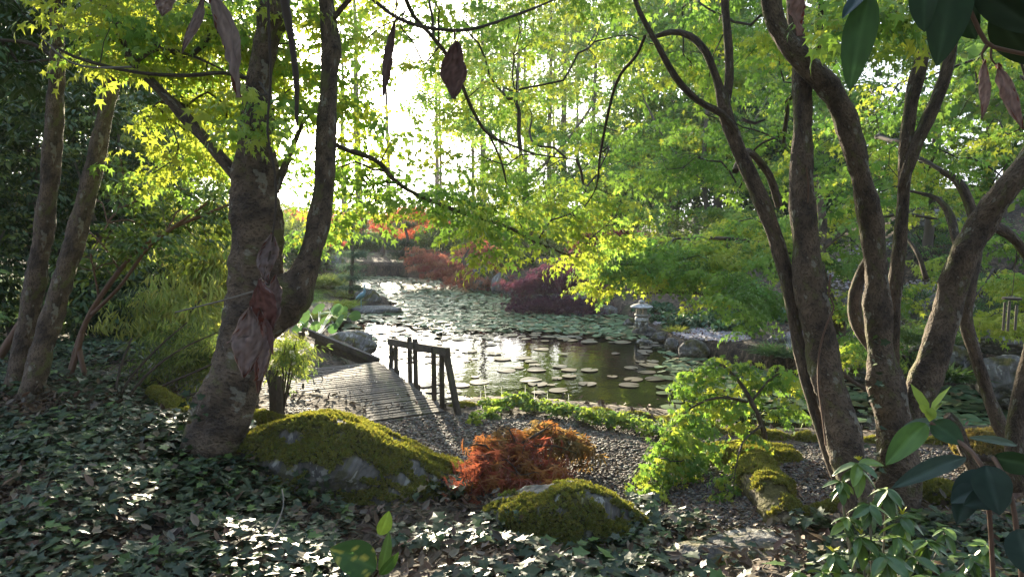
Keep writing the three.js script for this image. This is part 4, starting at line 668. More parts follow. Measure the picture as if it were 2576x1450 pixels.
tree({
  name: 'slender_tree', label: 'slender tree leaning toward the forked maple, crossed by a thin bare branch', limbs: [limb([[70, 1015, 5.4, 58], [100, 900, 5.5, 54], [140, 760, 5.6, 50], [190, 600, 5.7, 48], [232, 430, 5.8, 42], [265, 280, 5.9, 36], [292, 150, 6, 32], [308, 40, 6.1, 26], [325, -100, 6.2, 20], [350, -350, 6.3, 14]], 'trunk', { step: 0.08 })],
  leafTiers: [[320, -120, 6.2, 1, 1, 40, 0.4], [180, 60, 7, 0.8, 0.8, 30, 0.4], [220, 200, 7.5, 0.6, 0.8, 20, 0.3]], sprayGeo: S.oval, mat: M.gloss, size: 0.28, each: 3, col: () => [0.05, 0.10, 0.02],
});
tree({
  name: 'red_stemmed_shrub', label: 'open shrub with reddish brown stems fanning up behind the slender trees', category: 'shrub', barkMat: M.redtwig, twigMat: M.redtwig,
  limbs: [
    limb([[165, 1010, 6.2, 17], [185, 900, 6.2, 15], [215, 810, 6.25, 13], [270, 720, 6.3, 12], [340, 635, 6.35, 10], [420, 580, 6.4, 8], [500, 545, 6.4, 8], [590, 508, 6.5, 5]], 'stem'),
    limb([[230, 790, 6.25, 10], [300, 720, 6.2, 9], [370, 625, 6.2, 8], [430, 575, 6.25, 9], [520, 510, 6.3, 5]], 'stem'),
    limb([[195, 870, 6.2, 14], [210, 930, 6.1, 12], [230, 1000, 6.1, 12]], 'stem'), limb([[205, 840, 6.2, 12], [170, 960, 6.1, 12], [120, 1010, 6, 10]], 'stem'),
    limb([[60, 800, 7, 20], [20, 860, 7, 20], [-30, 950, 7, 20]], 'stem'), limb([[250, 760, 6.3, 6], [235, 680, 6.3, 5], [228, 640, 6.3, 5], [250, 600, 6.4, 4], [270, 560, 6.5, 3]], 'branch'),
    limb([[300, 680, 6.3, 5], [260, 620, 6.2, 4], [200, 560, 6.2, 3]], 'branch'),
  ],
  leafTiers: [[420, 560, 6.5, 0.5, 0.5, 22, 0.3], [330, 560, 6.8, 0.5, 0.5, 22, 0.3], [500, 530, 6.7, 0.35, 0.4, 16, 0.25], [560, 480, 6.8, 0.3, 0.4, 14, 0.25], [450, 480, 6.8, 0.4, 0.4, 20, 0.25], [340, 450, 6.8, 0.4, 0.4, 18, 0.25], [250, 640, 6.5, 0.3, 0.3, 10, 0.2]],
  sprayGeo: S.oval, mat: M.satin, size: 0.24, each: 2, col: () => R() < 0.4 ? [0.2, 0.27, 0.04] : [0.08, 0.14, 0.03],
});
// evergreen and bamboo masses, and every shrub with a full crown
function mass({ name, label, category = 'shrub', group, centre, r, n, sprayGeo, mat, size, col, stems = 5, stemMat = M.twig, shell = 0.5, e = 0.5, base = null, stemR = 0.02 }) {
  const b = base || onGround(centre.x, centre.z), o = thing(name, label, category, b, group), list = [];
  for (let i = 0; i < n; i++) {
    const v = V(N(), N(), N()).normalize().multiplyScalar(Math.pow(R(), shell)); const k = 0.78 + 0.5 * noise(v.x * 2.2 + b.x, v.y * 2.2 + 5, v.z * 2.2 + b.z) + R(0.1);
    const p = V(centre.x + v.x * r[0] * k, centre.y + v.y * r[1] * k, centre.z + v.z * r[2] * k); if (p.y < b.y + 0.03) p.y = b.y + R(0.05, 0.5) * Math.min(1, r[1]);
    const c = typeof col === 'function' ? col(p) : col;
    list.push({ p, e: [N() * 0.5, R(6.283), N() * e - 0.1], s: size * R(0.7, 1.3), c: tint(c[0], c[1], c[2], 0.25) });
  }
  for (let i = 0; i < stems; i++) { const a = R(6.28), t = R(0.2, 0.75), p = V(centre.x + Math.cos(a) * r[0] * t, centre.y + r[1] * R(-0.1, 0.6), centre.z + Math.sin(a) * r[2] * t), q = b.clone().add(V(Math.cos(a) * 0.06 * r[0], -0.05, Math.sin(a) * 0.06 * r[2])); part('stem', tube([{ p: q, r: stemR }, { p: q.clone().lerp(p, 0.5).add(V(N() * 0.1, 0.1, N() * 0.1)), r: stemR * 0.7 }, { p, r: stemR * 0.25 }], { sides: 6, step: 0.3, rough: 0.1 }), stemMat, o); }
  copies('foliage', sprayGeo, mat, list, o);
  return o;
}
reseed(18);
const EV = () => R() < 0.35 ? [0.15, 0.21, 0.04] : [0.05, 0.09, 0.024];
const ever = (label, x, y, d, rx, ry, rz, n, o = {}) => mass({ name: 'evergreen_tree', label, category: 'tree', centre: P(x, y, d), r: [rx, ry, rz], n, sprayGeo: S.oval, mat: M.satin, size: 0.26, col: EV, stems: 4, stemR: 0.05, stemMat: M.farbark, ...o });
ever('dark evergreen behind the two slender trees, nearest to the bamboo canes', 20, 330, 9.5, 1.8, 2.6, 1.4, 1250);
ever('dark evergreen filling the space between the slender trees and forked maple', 290, 420, 10, 1.5, 2.3, 1.3, 1100);
ever('tall dark evergreen whose top rises over both slender trees', 140, 60, 11, 2.2, 2.3, 1.5, 1000);
ever('dark evergreen bough mass overhanging the end of the ivy slope', -160, 600, 8.5, 1.4, 2.6, 1.6, 1400);
ever('low dark evergreen at the foot of the slender trees', 300, 740, 9.2, 0.85, 0.75, 0.8, 700, { size: 0.28 });
ever('narrow evergreen standing behind the forked maple trunk', 400, 430, 13, 1.0, 1.9, 1.2, 800);
reseed(19);
const bambooLeaf = () => R() < 0.55 ? [0.38, 0.39, 0.07] : [0.24, 0.29, 0.055];
mass({ name: 'bamboo_shrub', label: 'feathery yellow green bamboo shrub glowing behind the forked maple trunk', centre: P(520, 660, 9.5), r: [0.8, 1.15, 0.45], n: 300, sprayGeo: S.bamboo, mat: M.maple, size: 0.36, col: bambooLeaf, stems: 14, stemMat: std({ color: C(0.3, 0.26, 0.06), roughness: 0.6 }), stemR: 0.01 });
mass({ name: 'bamboo_shrub', label: 'wispy yellow green shrub low between the red stems and forked maple trunk', centre: P(430, 790, 8.4), r: [0.8, 0.55, 0.4], n: 250, sprayGeo: S.bamboo, mat: M.maple, size: 0.28, col: bambooLeaf, stems: 12, stemMat: M.twig, stemR: 0.01 });
mass({ name: 'willow_leaved_shrub', label: 'arching narrow leaved shrub at the edge of the ivy behind the maple trunk', centre: P(480, 890, 6.6), r: [0.72, 0.42, 0.35], n: 330, sprayGeo: S.lance, mat: M.maple, size: 0.22, col: () => R() < 0.5 ? [0.22, 0.27, 0.05] : [0.1, 0.15, 0.035], stems: 0, base: GP(330, 1040) });
{
  const t = thing('bare_stemmed_shrub', 'dark bare arching stems leaning out of the ivy under the narrow leaved shrub', 'shrub', GP(300, 1040));
  [[[290, 1045], [360, 950], [450, 880], [560, 830]], [[300, 1045], [390, 980], [500, 930], [590, 890]], [[285, 1040], [320, 960], [390, 880], [470, 810]], [[310, 1050], [420, 1010], [520, 980]], [[280, 1040], [300, 930], [330, 850]]].forEach((l) => part('stem', tube(l.map(([x, y], i) => ({ p: P(x, y, 5.6 + i * 0.15), r: 0.016 - i * 0.0035 })), { sides: 6, step: 0.1 }), M.twig, t));
}
// bamboo canes
reseed(20);
{
  const cane = std({ color: C(0.26, 0.21, 0.05), roughness: 0.5 });
  for (let i = 0; i < 26; i++) { const p = P(R(-10, 240), 760, R(10.5, 13)); const b = onGround(p.x, p.z); const t = b.clone().add(V(N() * 0.25, R(2.6, 3.4), N() * 0.25)); solo('bamboo_cane', tube([{ p: b, r: 0.016 }, { p: b.clone().lerp(t, 0.5).add(V(N() * 0.05, 0, 0)), r: 0.014 }, { p: t, r: 0.008 }], { sides: 6, step: 0.5, rough: 0.03 }), cane, 'thin yellow bamboo cane behind the slender trees', 'bamboo', 'bamboo canes behind the slender trees'); }
  mass({ name: 'bamboo_foliage', label: 'dark bamboo leaves above the yellow canes', category: 'bamboo', centre: P(110, 520, 12.5), r: [1.6, 1.1, 1], n: 700, sprayGeo: S.bamboo, mat: M.satin, size: 0.35, col: () => [0.06, 0.10, 0.025], stems: 0 });
}
// flowering shrub beside the trunk
reseed(21);
{
  const c = P(728, 885, 6.5), o = mass({ name: 'flowering_shrub', label: 'leafy shrub with white flower clusters between forked trunk and boardwalk', centre: c, r: [0.20, 0.27, 0.2], n: 190, sprayGeo: S.lance, mat: M.maple, size: 0.15, col: () => R() < 0.6 ? [0.27, 0.33, 0.05] : [0.12, 0.19, 0.04], stems: 5, stemR: 0.012, base: GP(705, 1040) });
  const fl = []; for (let i = 0; i < 30; i++) { const v = V(N(), N(), N()).normalize(); const ctr = V(c.x + v.x * 0.22, c.y + v.y * 0.28, c.z + Math.abs(v.z) * 0.16); for (let k = 0; k < 7; k++) fl.push({ p: ctr.clone().add(V(N() * 0.014, N() * 0.014, N() * 0.014)), e: [R(6), R(6), R(6)], s: R(0.018, 0.03), c: C(0.8, 0.78, 0.66) }); }
  copies('flower_cluster', roundLeaf, M.maple, fl, o, 'stuff');
}
// broad leaves at the waterside, grass tufts
reseed(22);
function broadPlant(name, label, at, n, size, col) {
  const o = thing(name, label, 'plant', at);
  const leaf = (() => { const out = []; for (let i = 0; i < 16; i++) { const a = (i / 16) * 2 * Math.PI; out.push([0.5 - 0.5 * Math.cos(a) * (1 + 0.05 * Math.sin(a * 5)), 0.5 * Math.sin(a)]); } return fan(out, 0.4, -0.08, 0.1, -0.1); })();
  for (let i = 0; i < n; i++) {
    const a = R(6.283), r = R(0.05, 0.32), h = R(0.18, 0.42), tip = V(Math.cos(a) * r, h, Math.sin(a) * r);
    const m = new THREE.Mesh(leaf, new THREE.MeshPhysicalMaterial({ color: tint(...col, 0.2), roughness: 1, transmission: 0.45, thickness: 0, specularIntensity: 0.3, side: THREE.DoubleSide })); m.name = 'leaf'; m.position.copy(tip); { const nn = V(N() * 0.7, 0.55, R(-0.2, 1)).normalize(), xx = V(Math.cos(a), 0.1, Math.sin(a)); xx.addScaledVector(nn, -xx.dot(nn)).normalize(); m.quaternion.setFromRotationMatrix(new THREE.Matrix4().makeBasis(xx, nn, xx.clone().cross(nn))); } m.scale.setScalar(size * R(0.6, 1.1)); m.castShadow = true; o.add(m);
    const s = new THREE.Mesh(tube([{ p: V(0, -0.02, 0), r: 0.006 }, { p: tip.clone().multiplyScalar(0.6).setY(h * 0.7), r: 0.005 }, { p: tip, r: 0.004 }], { sides: 5, rough: 0, step: 0.1 }), M.grass); s.name = 'stalk'; o.add(s);
  }
}
broadPlant('butterbur_clump', 'clump of broad round green leaves on the bank above the slanting rail', GP(800, 845), 16, 0.30, [0.13, 0.25, 0.07]);
broadPlant('butterbur_clump', 'smaller clump of broad leaves beside the low mossy waterside stone', GP(840, 830), 8, 0.24, [0.16, 0.29, 0.06]);
const blade = fan([[0, -0.03], [0.5, -0.03], [1, 0], [0.5, 0.03], [0, 0.03]], 0.4, 0, 0.5, 0.2);
const tuftGeo = (() => { const gs = []; for (let i = 0; i < 22; i++) gs.push(xf(blade, V(N() * 0.08, 0, N() * 0.08), [0, R(6.28), R(0.5, 1.4)], R(0.6, 1.1))); return mergeGeometries(gs); })();
function grassTuft(label, at, r, h, n, col) {
  const o = thing('grass_tuft', label, 'grass', at), list = [];
  for (let i = 0; i < n; i++) { const a = R(6.28), q = Math.sqrt(R()) * r; list.push({ p: V(at.x + Math.cos(a) * q, at.y - 0.02, at.z + Math.sin(a) * q), e: [0, R(6.28), 0], s: h * R(0.7, 1.2), c: tint(...col, 0.2) }); }
  copies('blades', tuftGeo, M.grass, list, o);
}
grassTuft('rounded tuft of long grass at the end of the lawn near the elbow stem', GP(820, 722), 0.35, 0.7, 22, [0.24, 0.3, 0.06]);
grassTuft('bright grass along the lawn edge by the flat slab', GP(850, 775), 0.4, 0.35, 24, [0.3, 0.36, 0.05]);
grassTuft('bright grass between the broad leaves and low mossy stone', GP(820, 800), 0.4, 0.3, 24, [0.3, 0.36, 0.05]);
grassTuft('thin grass growing at the foot of the tiered conifer', GP(872, 748), 0.3, 0.4, 14, [0.22, 0.26, 0.06]);
grassTuft('dark strappy grass clump on the rockery shore behind the maple fork', P(2400, 955, 8.0), 0.14, 0.34, 10, [0.08, 0.14, 0.03]);
grassTuft('upright grass on the gravel bank seen between the maple stems', P(2330, 860, 9.2), 0.3, 0.4, 14, [0.10, 0.18, 0.04]);
grassTuft('slender reeds on the gravel strip across the pond', GP(1950, 895), 0.3, 0.3, 14, [0.09, 0.17, 0.05]);
grassTuft('small bright yellow green tuft above the rounded shore rock', GP(1700, 835), 0.12, 0.22, 8, [0.34, 0.36, 0.05]);
{
  const list = []; for (let i = 0; i < 9000; i++) { const x = R(-9, -3.4), z = R(-22, -9.5); if (lawnMask(x, z) < 0.4 + R(0.3)) continue; list.push({ p: onGround(x, z, -0.01), e: [0, R(6.28), 0], s: R(0.05, 0.09), c: tint(0.17, 0.29, 0.045, 0.2) }); }
  tag(copies('lawn_grass', tuftGeo, M.grass, list, null, 'stuff'), 'short mown lawn grass on the shore past the elbow shaped stem', 'grass');
}
console.log('shrubs');

// ---------- far trees ----------
reseed(30);
function farTree(px, d, hgt, cr, n, col, label, { lean = 0, base = 0.45, w = 0.16, size = 0.75, flat = 0.75, mat = M.maple, group = 'trees beyond the pond', bareTop = 0, geo = S.far } = {}) {
  const x = ray(px, HORIZON).x * d, b = onGround(x, -d, -0.1), top = V(x + lean, b.y + hgt, -d + N() * 0.5);
  const o = thing('garden_tree', label, 'tree', b, group), pts = [];
  for (let i = 0; i <= 6; i++) { const f = i / 6; pts.push({ p: b.clone().lerp(top, f * 0.95).add(V(N() * 0.12 * f, 0, N() * 0.12)), r: w * (1 - 0.85 * f) }); }
  part('trunk', tube(pts, { sides: 9, step: 0.6, rough: 0.08 }), M.farbark, o);
  const tg = []; const k = Math.max(20, Math.round(n / 9));
  for (let i = 0; i < k; i++) { const v = V(N(), N(), N()).normalize().multiplyScalar(Math.pow(R(), 0.4)); tg.push(V(x + lean * 0.6 + v.x * cr, b.y + hgt * (base + 1) / 2 + v.y * hgt * (1 - base) / 2, -d + v.z * cr)); }
  const { twigs, tips } = grow([{ pts }], tg, { step: 0.6, jitter: 0.25, thin: 0.008, maxR: w * 0.5, sag: 0.02 });
  part('branches', twigs, M.farbark, o, 'stuff');
  if (n) { const list = []; for (const t of tips) for (let q = 0; q < 9; q++) { const c = typeof col === 'function' ? col() : col; list.push({ p: t.p.clone().add(V(N() * 0.55, N() * 0.4, N() * 0.55)), e: [R(6.28), R(6.28), R(6.28)], s: size * R(0.6, 1.3), c: tint(c[0], c[1], c[2], 0.22) }); } copies('crown', geo, mat, list, o); }
}
const pale = () => R() < 0.5 ? [0.36, 0.40, 0.07] : [0.22, 0.32, 0.06], mid = () => R() < 0.3 ? [0.30, 0.36, 0.06] : [0.15, 0.26, 0.05], bluegreen = () => [0.12, 0.2, 0.09], dark = () => [0.06, 0.1, 0.035];
const LP = 'tall pale green tree in spring leaf beyond the pond', LM = 'mid green tree on the slope beyond the lantern bank', LB = 'nearly bare tall tree with fine branches beyond the pond', LD = 'dark evergreen in the shade beyond the purple maples';
for (const a of [[1215, 36, 15, 3.0, 150], [1380, 38, 18, 3.4, 180], [1490, 34, 14, 3, 180], [1320, 48, 20, 4, 240], [1190, 54, 20, 3.6, 240], [1110, 66, 24, 4, 220], [1260, 62, 24, 4.4, 280], [1450, 56, 22, 4.4, 280], [1540, 60, 23, 4.4, 260], [1390, 64, 24, 4.4, 240], [1600, 36, 16, 3.4, 200]]) farTree(a[0], a[1], a[2], a[3], a[4], pale, LP, { base: 0.28 });
for (const a of [[1415, 40, 19, 3.5, 0], [905, 36, 17, 1.6, 40], [1215, 42, 17, 3, 0], [870, 50, 18, 2, 0], [1540, 44, 18, 3.2, 0], [980, 58, 20, 3, 0], [1100, 60, 22, 3.5, 0]]) farTree(a[0], a[1], a[2], a[3], a[4], pale, LB, { base: 0.3, w: 0.22, group: 'bare trees beyond the pond' });
for (const a of [[1680, 24, 10, 2.8, 420], [1800, 22, 11, 3, 450], [1930, 26, 12, 3, 420], [2340, 24, 12, 2.8, 300], [2480, 22, 11, 3, 480], [2620, 25, 12, 3.2, 420], [1750, 34, 15, 3.6, 380], [2520, 36, 17, 4, 400], [2780, 26, 12, 3.4, 300], [2900, 34, 16, 4, 300]]) farTree(a[0], a[1], a[2], a[3], a[4], mid, LM, { base: 0.2, group: 'trees on the slope' });
for (const a of [[1560, 27, 5, 2, 260], [1700, 28, 6.5, 2.2, 300], [1830, 28, 6, 2.2, 280], [1950, 20, 4.6, 1.8, 240], [2100, 19, 4.5, 1.8, 240]]) farTree(a[0], a[1], a[2], a[3], a[4], dark, LD, { base: 0.05, group: 'dark evergreens', w: 0.12 });
for (const a of [[470, 31, 12, 3, 300], [430, 28, 12, 3, 170], [330, 30, 13, 3.4, 180], [200, 28, 12, 3.2, 120], [-60, 22, 12, 3.2, 340], [560, 46, 16, 4, 200], [300, 48, 17, 4.4, 160], [620, 50, 16, 3, 200], [0, 40, 17, 4.4, 300]]) farTree(a[0], a[1], a[2], a[3], a[4], () => R() < 0.4 ? [0.26, 0.31, 0.05] : [0.12, 0.2, 0.04], 'green tree standing behind the dark evergreens', { base: 0.15, group: 'trees behind the evergreens' });
for (const a of [[-300, 12, 9, 2.5, 300], [-500, 9, 9, 2.5, 300], [2850, 9, 9, 2.4, 320], [3100, 12, 10, 2.6, 300]]) farTree(a[0], a[1], a[2], a[3], a[4], mid, 'leafy tree closing the side of the garden clearing', { base: 0.2, group: 'trees at the sides' });
for (const [x, z, hh] of [[-3.2, 3.4, 7], [0.6, 4.6, 8], [3.6, 3.2, 7], [-6.5, 1.0, 7.5], [6.5, 0.5, 7.5], [-2, 8, 9], [3, 9, 9]]) mass({ name: 'bank_tree', label: 'broad evergreen at the top of the ivy bank where the path ends', category: 'tree', group: 'evergreens on the bank top', centre: V(x, hh * 0.55, z), r: [2.3, hh * 0.42, 2.0], n: 900, sprayGeo: S.oval, mat: M.gloss, size: 0.42, col: EV, stems: 4, stemR: 0.07, stemMat: M.farbark });
for (const [x, y, z] of [[-2.6, 6.1, -0.4], [1.0, 6.4, 0.4], [4.2, 6.0, -0.4], [-5.2, 6, -2], [6.5, 6, -2.4]]) mass({ name: 'overhanging_evergreen', label: 'evergreen crown arching over the ivy bank where the path ends', category: 'tree', group: 'evergreens arching over the bank', centre: V(x, y, z), r: [2.5, 2.0, 2.3], n: 1300, sprayGeo: S.oval, mat: M.satin, size: 0.4, col: EV, stems: 3, stemR: 0.06, stemMat: M.farbark, base: onGround(x * 1.25, 2.6) });
// undergrowth between trunks beyond the pond
reseed(31);
{
  const us = [[760, 640, 22, 1.0, 0.8], [700, 600, 24, 1.2, 1.2], [820, 615, 32, 1.4, 0.8], [905, 620, 34, 1.6, 0.9], [980, 610, 36, 1.8, 1], [1060, 600, 34, 1.8, 1.1], [1130, 590, 32, 1.6, 1.3], [1220, 600, 30, 1.8, 1.4], [1310, 620, 28, 1.6, 1.4], [1290, 690, 23, 0.8, 0.6], [1390, 600, 28, 1.8, 1.5], [1480, 640, 24, 1.4, 1.1], [1590, 690, 19, 1.1, 0.9], [1700, 640, 20, 1.5, 1.2], [1850, 640, 18, 1.4, 1.2], [2000, 620, 18, 1.5, 1.3], [640, 560, 30, 2, 1.6], [560, 540, 34, 2, 1.8], [870, 560, 46, 3, 1.2], [1040, 555, 50, 3, 1.2], [740, 545, 48, 3, 1.5], [1180, 540, 50, 3, 1.8], [1350, 530, 46, 3, 2], [1540, 530, 40, 3, 2.2]];
  const species = [['box_shrub', 'rounded small leaved box shrub in the undergrowth beyond the pond', [0.09, 0.15, 0.04]], ['spirea_shrub', 'loose yellow green spirea shrub in the undergrowth beyond the pond', [0.2, 0.26, 0.05]], ['azalea_shrub', 'spreading mid green azalea in the undergrowth beyond the pond', [0.14, 0.21, 0.045]]];
  us.forEach(([x, y, d, r, ry], i) => { const [nm, lab, c] = species[i % 3]; mass({ name: nm, label: lab, group: 'undergrowth beyond the pond: ' + nm.replace('_', ' '), centre: P(x, y, d), r: [r, ry, r * 0.8], n: Math.round(170 * r), sprayGeo: S.far, mat: M.maple, size: 0.4, col: c, stems: 3 }); });
}
// ferns and low growth on the rockery
reseed(32);
{
  const ls = [[2340, 600, 13.5, 0.6, 0.3], [2310, 640, 13, 0.5, 0.3], [2450, 560, 14, 0.7, 0.35], [2400, 660, 12.5, 0.5, 0.3], [2300, 740, 11.5, 0.4, 0.25], [2450, 700, 11.5, 0.5, 0.3], [2350, 820, 10, 0.35, 0.2], [2120, 820, 11, 0.4, 0.2], [2250, 850, 10, 0.35, 0.25], [2470, 790, 9.8, 0.4, 0.2], [2300, 900, 9, 0.3, 0.18], [2560, 760, 9.5, 0.35, 0.3]];
  for (const [x, y, d, r, h] of ls) mass({ name: 'rockery_fern', label: 'low ferny plant among the rocks of the rockery', category: 'plant', group: 'ferny plants on the rockery', centre: P(x, y, d), r: [r, h, r], n: Math.round(130 * r), sprayGeo: S.lance, mat: M.maple, size: 0.26, col: () => R() < 0.3 ? [0.2, 0.28, 0.05] : [0.08, 0.16, 0.05], stems: 2, base: P(x, y + 20, d) });
  const gs = [[1830, 800, 13.5, 0.8], [1760, 790, 14, 0.7], [1690, 815, 14, 0.6], [1730, 840, 13, 0.5], [1850, 850, 12, 0.4], [1650, 790, 15.5, 0.6], [1900, 790, 13.5, 0.6], [2000, 800, 13, 0.5]];
  for (const [x, y, d, r] of gs) { const p = P(x, y, d), b = onGround(p.x, p.z); mass({ name: 'ground_cover_clump', label: 'low blue green ground cover on the bank behind the lantern', category: 'plant', group: 'ground cover on the lantern bank', centre: b.clone().add(V(0, 0.06, 0)), r: [r, 0.12, r * 0.8], n: Math.round(190 * r), sprayGeo: S.ground, mat: M.satin, size: 0.16, col: () => [0.06, 0.13, 0.05], stems: 0, base: b }); }
}
console.log('far');

// ---------- floating leaves ----------
reseed(40);
{
  const pads = [], geos = [];
  for (let v = 0; v < 3; v++) { const o = []; const n = 15; for (let i = 0; i <= n; i++) { const a = 0.22 + i / n * (2 * Math.PI - 0.44); o.push([Math.cos(a) * (1 + 0.04 * Math.sin(a * 3 + v * 2)), Math.sin(a) * (0.94 + 0.04 * Math.cos(a * 2 + v))]); } o.push([0.12, 0]); geos.push(fan(o, -0.02, 0, v * 0.03, 0.02 * v)); }
  let guard = 0;
  while (pads.length < 17000 && guard++ < 130000) {
    const z = -Math.pow(R(), 1.25) * 21 - 6.6, x = R(-9, 13), d = pondDistance(x, z); if (d > -0.08) continue;
    const [px, py] = toPixel(V(x, 0, z)); if (px < 780 || px > 2700) continue;
    // open water in front of the railing and below the purple maple
    const n = fbm(x * 0.35, 9, z * 0.35, 3);
    let dens = 0.95;
    const open = Math.max(ss(py, 815 + 170 * n, 905 + 170 * n) * (1 - ss(px, 1620 + 200 * n, 1760 + 200 * n)), ss(px, 1280, 1340) * (1 - ss(px, 1590, 1680)) * ss(py, 845, 875) * (1 - ss(py, 940, 990)));
    dens *= 1 - (noise(x * 0.9, 4, z * 0.9) > 0.12 ? 0.955 : 0.994) * open;
    if (px > 1850) dens = 0.5 * (1 - ss(py, 1010, 1050)) + (px > 2280 ? 0.6 : 0.05);
    if (R() > dens) continue;
    if (open > 0.3 && pads.some((q) => (q.x - x) ** 2 + (q.z - z) ** 2 < 0.035)) continue;
    pads.push({ x, z, open, px, py, r: open > 0.5 ? 0.06 + 0.1 * R() : 0.028 + 0.07 * Math.pow(R(), 1.5) });
  }
  const near = [...pads].sort((a, b) => b.r / -b.z - a.r / -a.z);
  const col = (p) => p.open > 0.5 && p.px < 1650 ? tint(0.13, 0.11, 0.075, 0.3) : R() < 0.12 ? tint(0.26, 0.2, 0.1, 0.2) : tint(0.105, 0.165, 0.075, 0.25);
  const mats = []; const matFor = (c) => { if (mats.length < 24) { const m = M.pad.clone(); m.color = c; mats.push(m); return m; } return null; };
  for (let i = 0; i < 12; i++) { matFor(tint(0.13, 0.11, 0.075, 0.3)); } for (let i = 0; i < 12; i++) matFor(tint(0.105, 0.165, 0.075, 0.25));
  const rest = [[], [], []];
  near.forEach((p, i) => {
    const v = Math.floor(R() * 3), tilt = p.open > 0.5 ? 0.025 : 0.2, e = [N() * tilt, R(6.28), N() * tilt], y = 0.008 + R(0.012) + (p.open > 0.5 ? 0 : R(0.035));
    if (i < 300) {
      const m = new THREE.Mesh(geos[v], mats[(p.open > 0.5 && p.px < 1650 ? 0 : 12) + Math.floor(R() * 12)]); m.name = numbered('lily_pad'); m.position.set(p.x, y, p.z); m.rotation.set(e[0], e[1], e[2], 'YXZ'); m.scale.setScalar(p.r); m.castShadow = m.receiveShadow = true; scene.add(m);
      if (p.open > 0.5 && p.px < 1650) tag(m, 'pinkish brown lily pad lying flat on open dark water', 'lily pad', 'lily pads on open water'); else tag(m, 'green lily pad in the dense carpet along the shore', 'lily pad', 'lily pads in the dense carpet');
    } else rest[v].push({ p: V(p.x, y, p.z), e, s: p.r, c: col(p) });
  });
  const o = new THREE.Group(); o.name = 'lily_pad_carpet'; tag(o, 'dense carpet of small lily pads covering the pond', 'lily pads', null, 'stuff'); scene.add(o);
  rest.forEach((l, v) => copies('pads', geos[v], M.pad, l, o, 'stuff'));
}

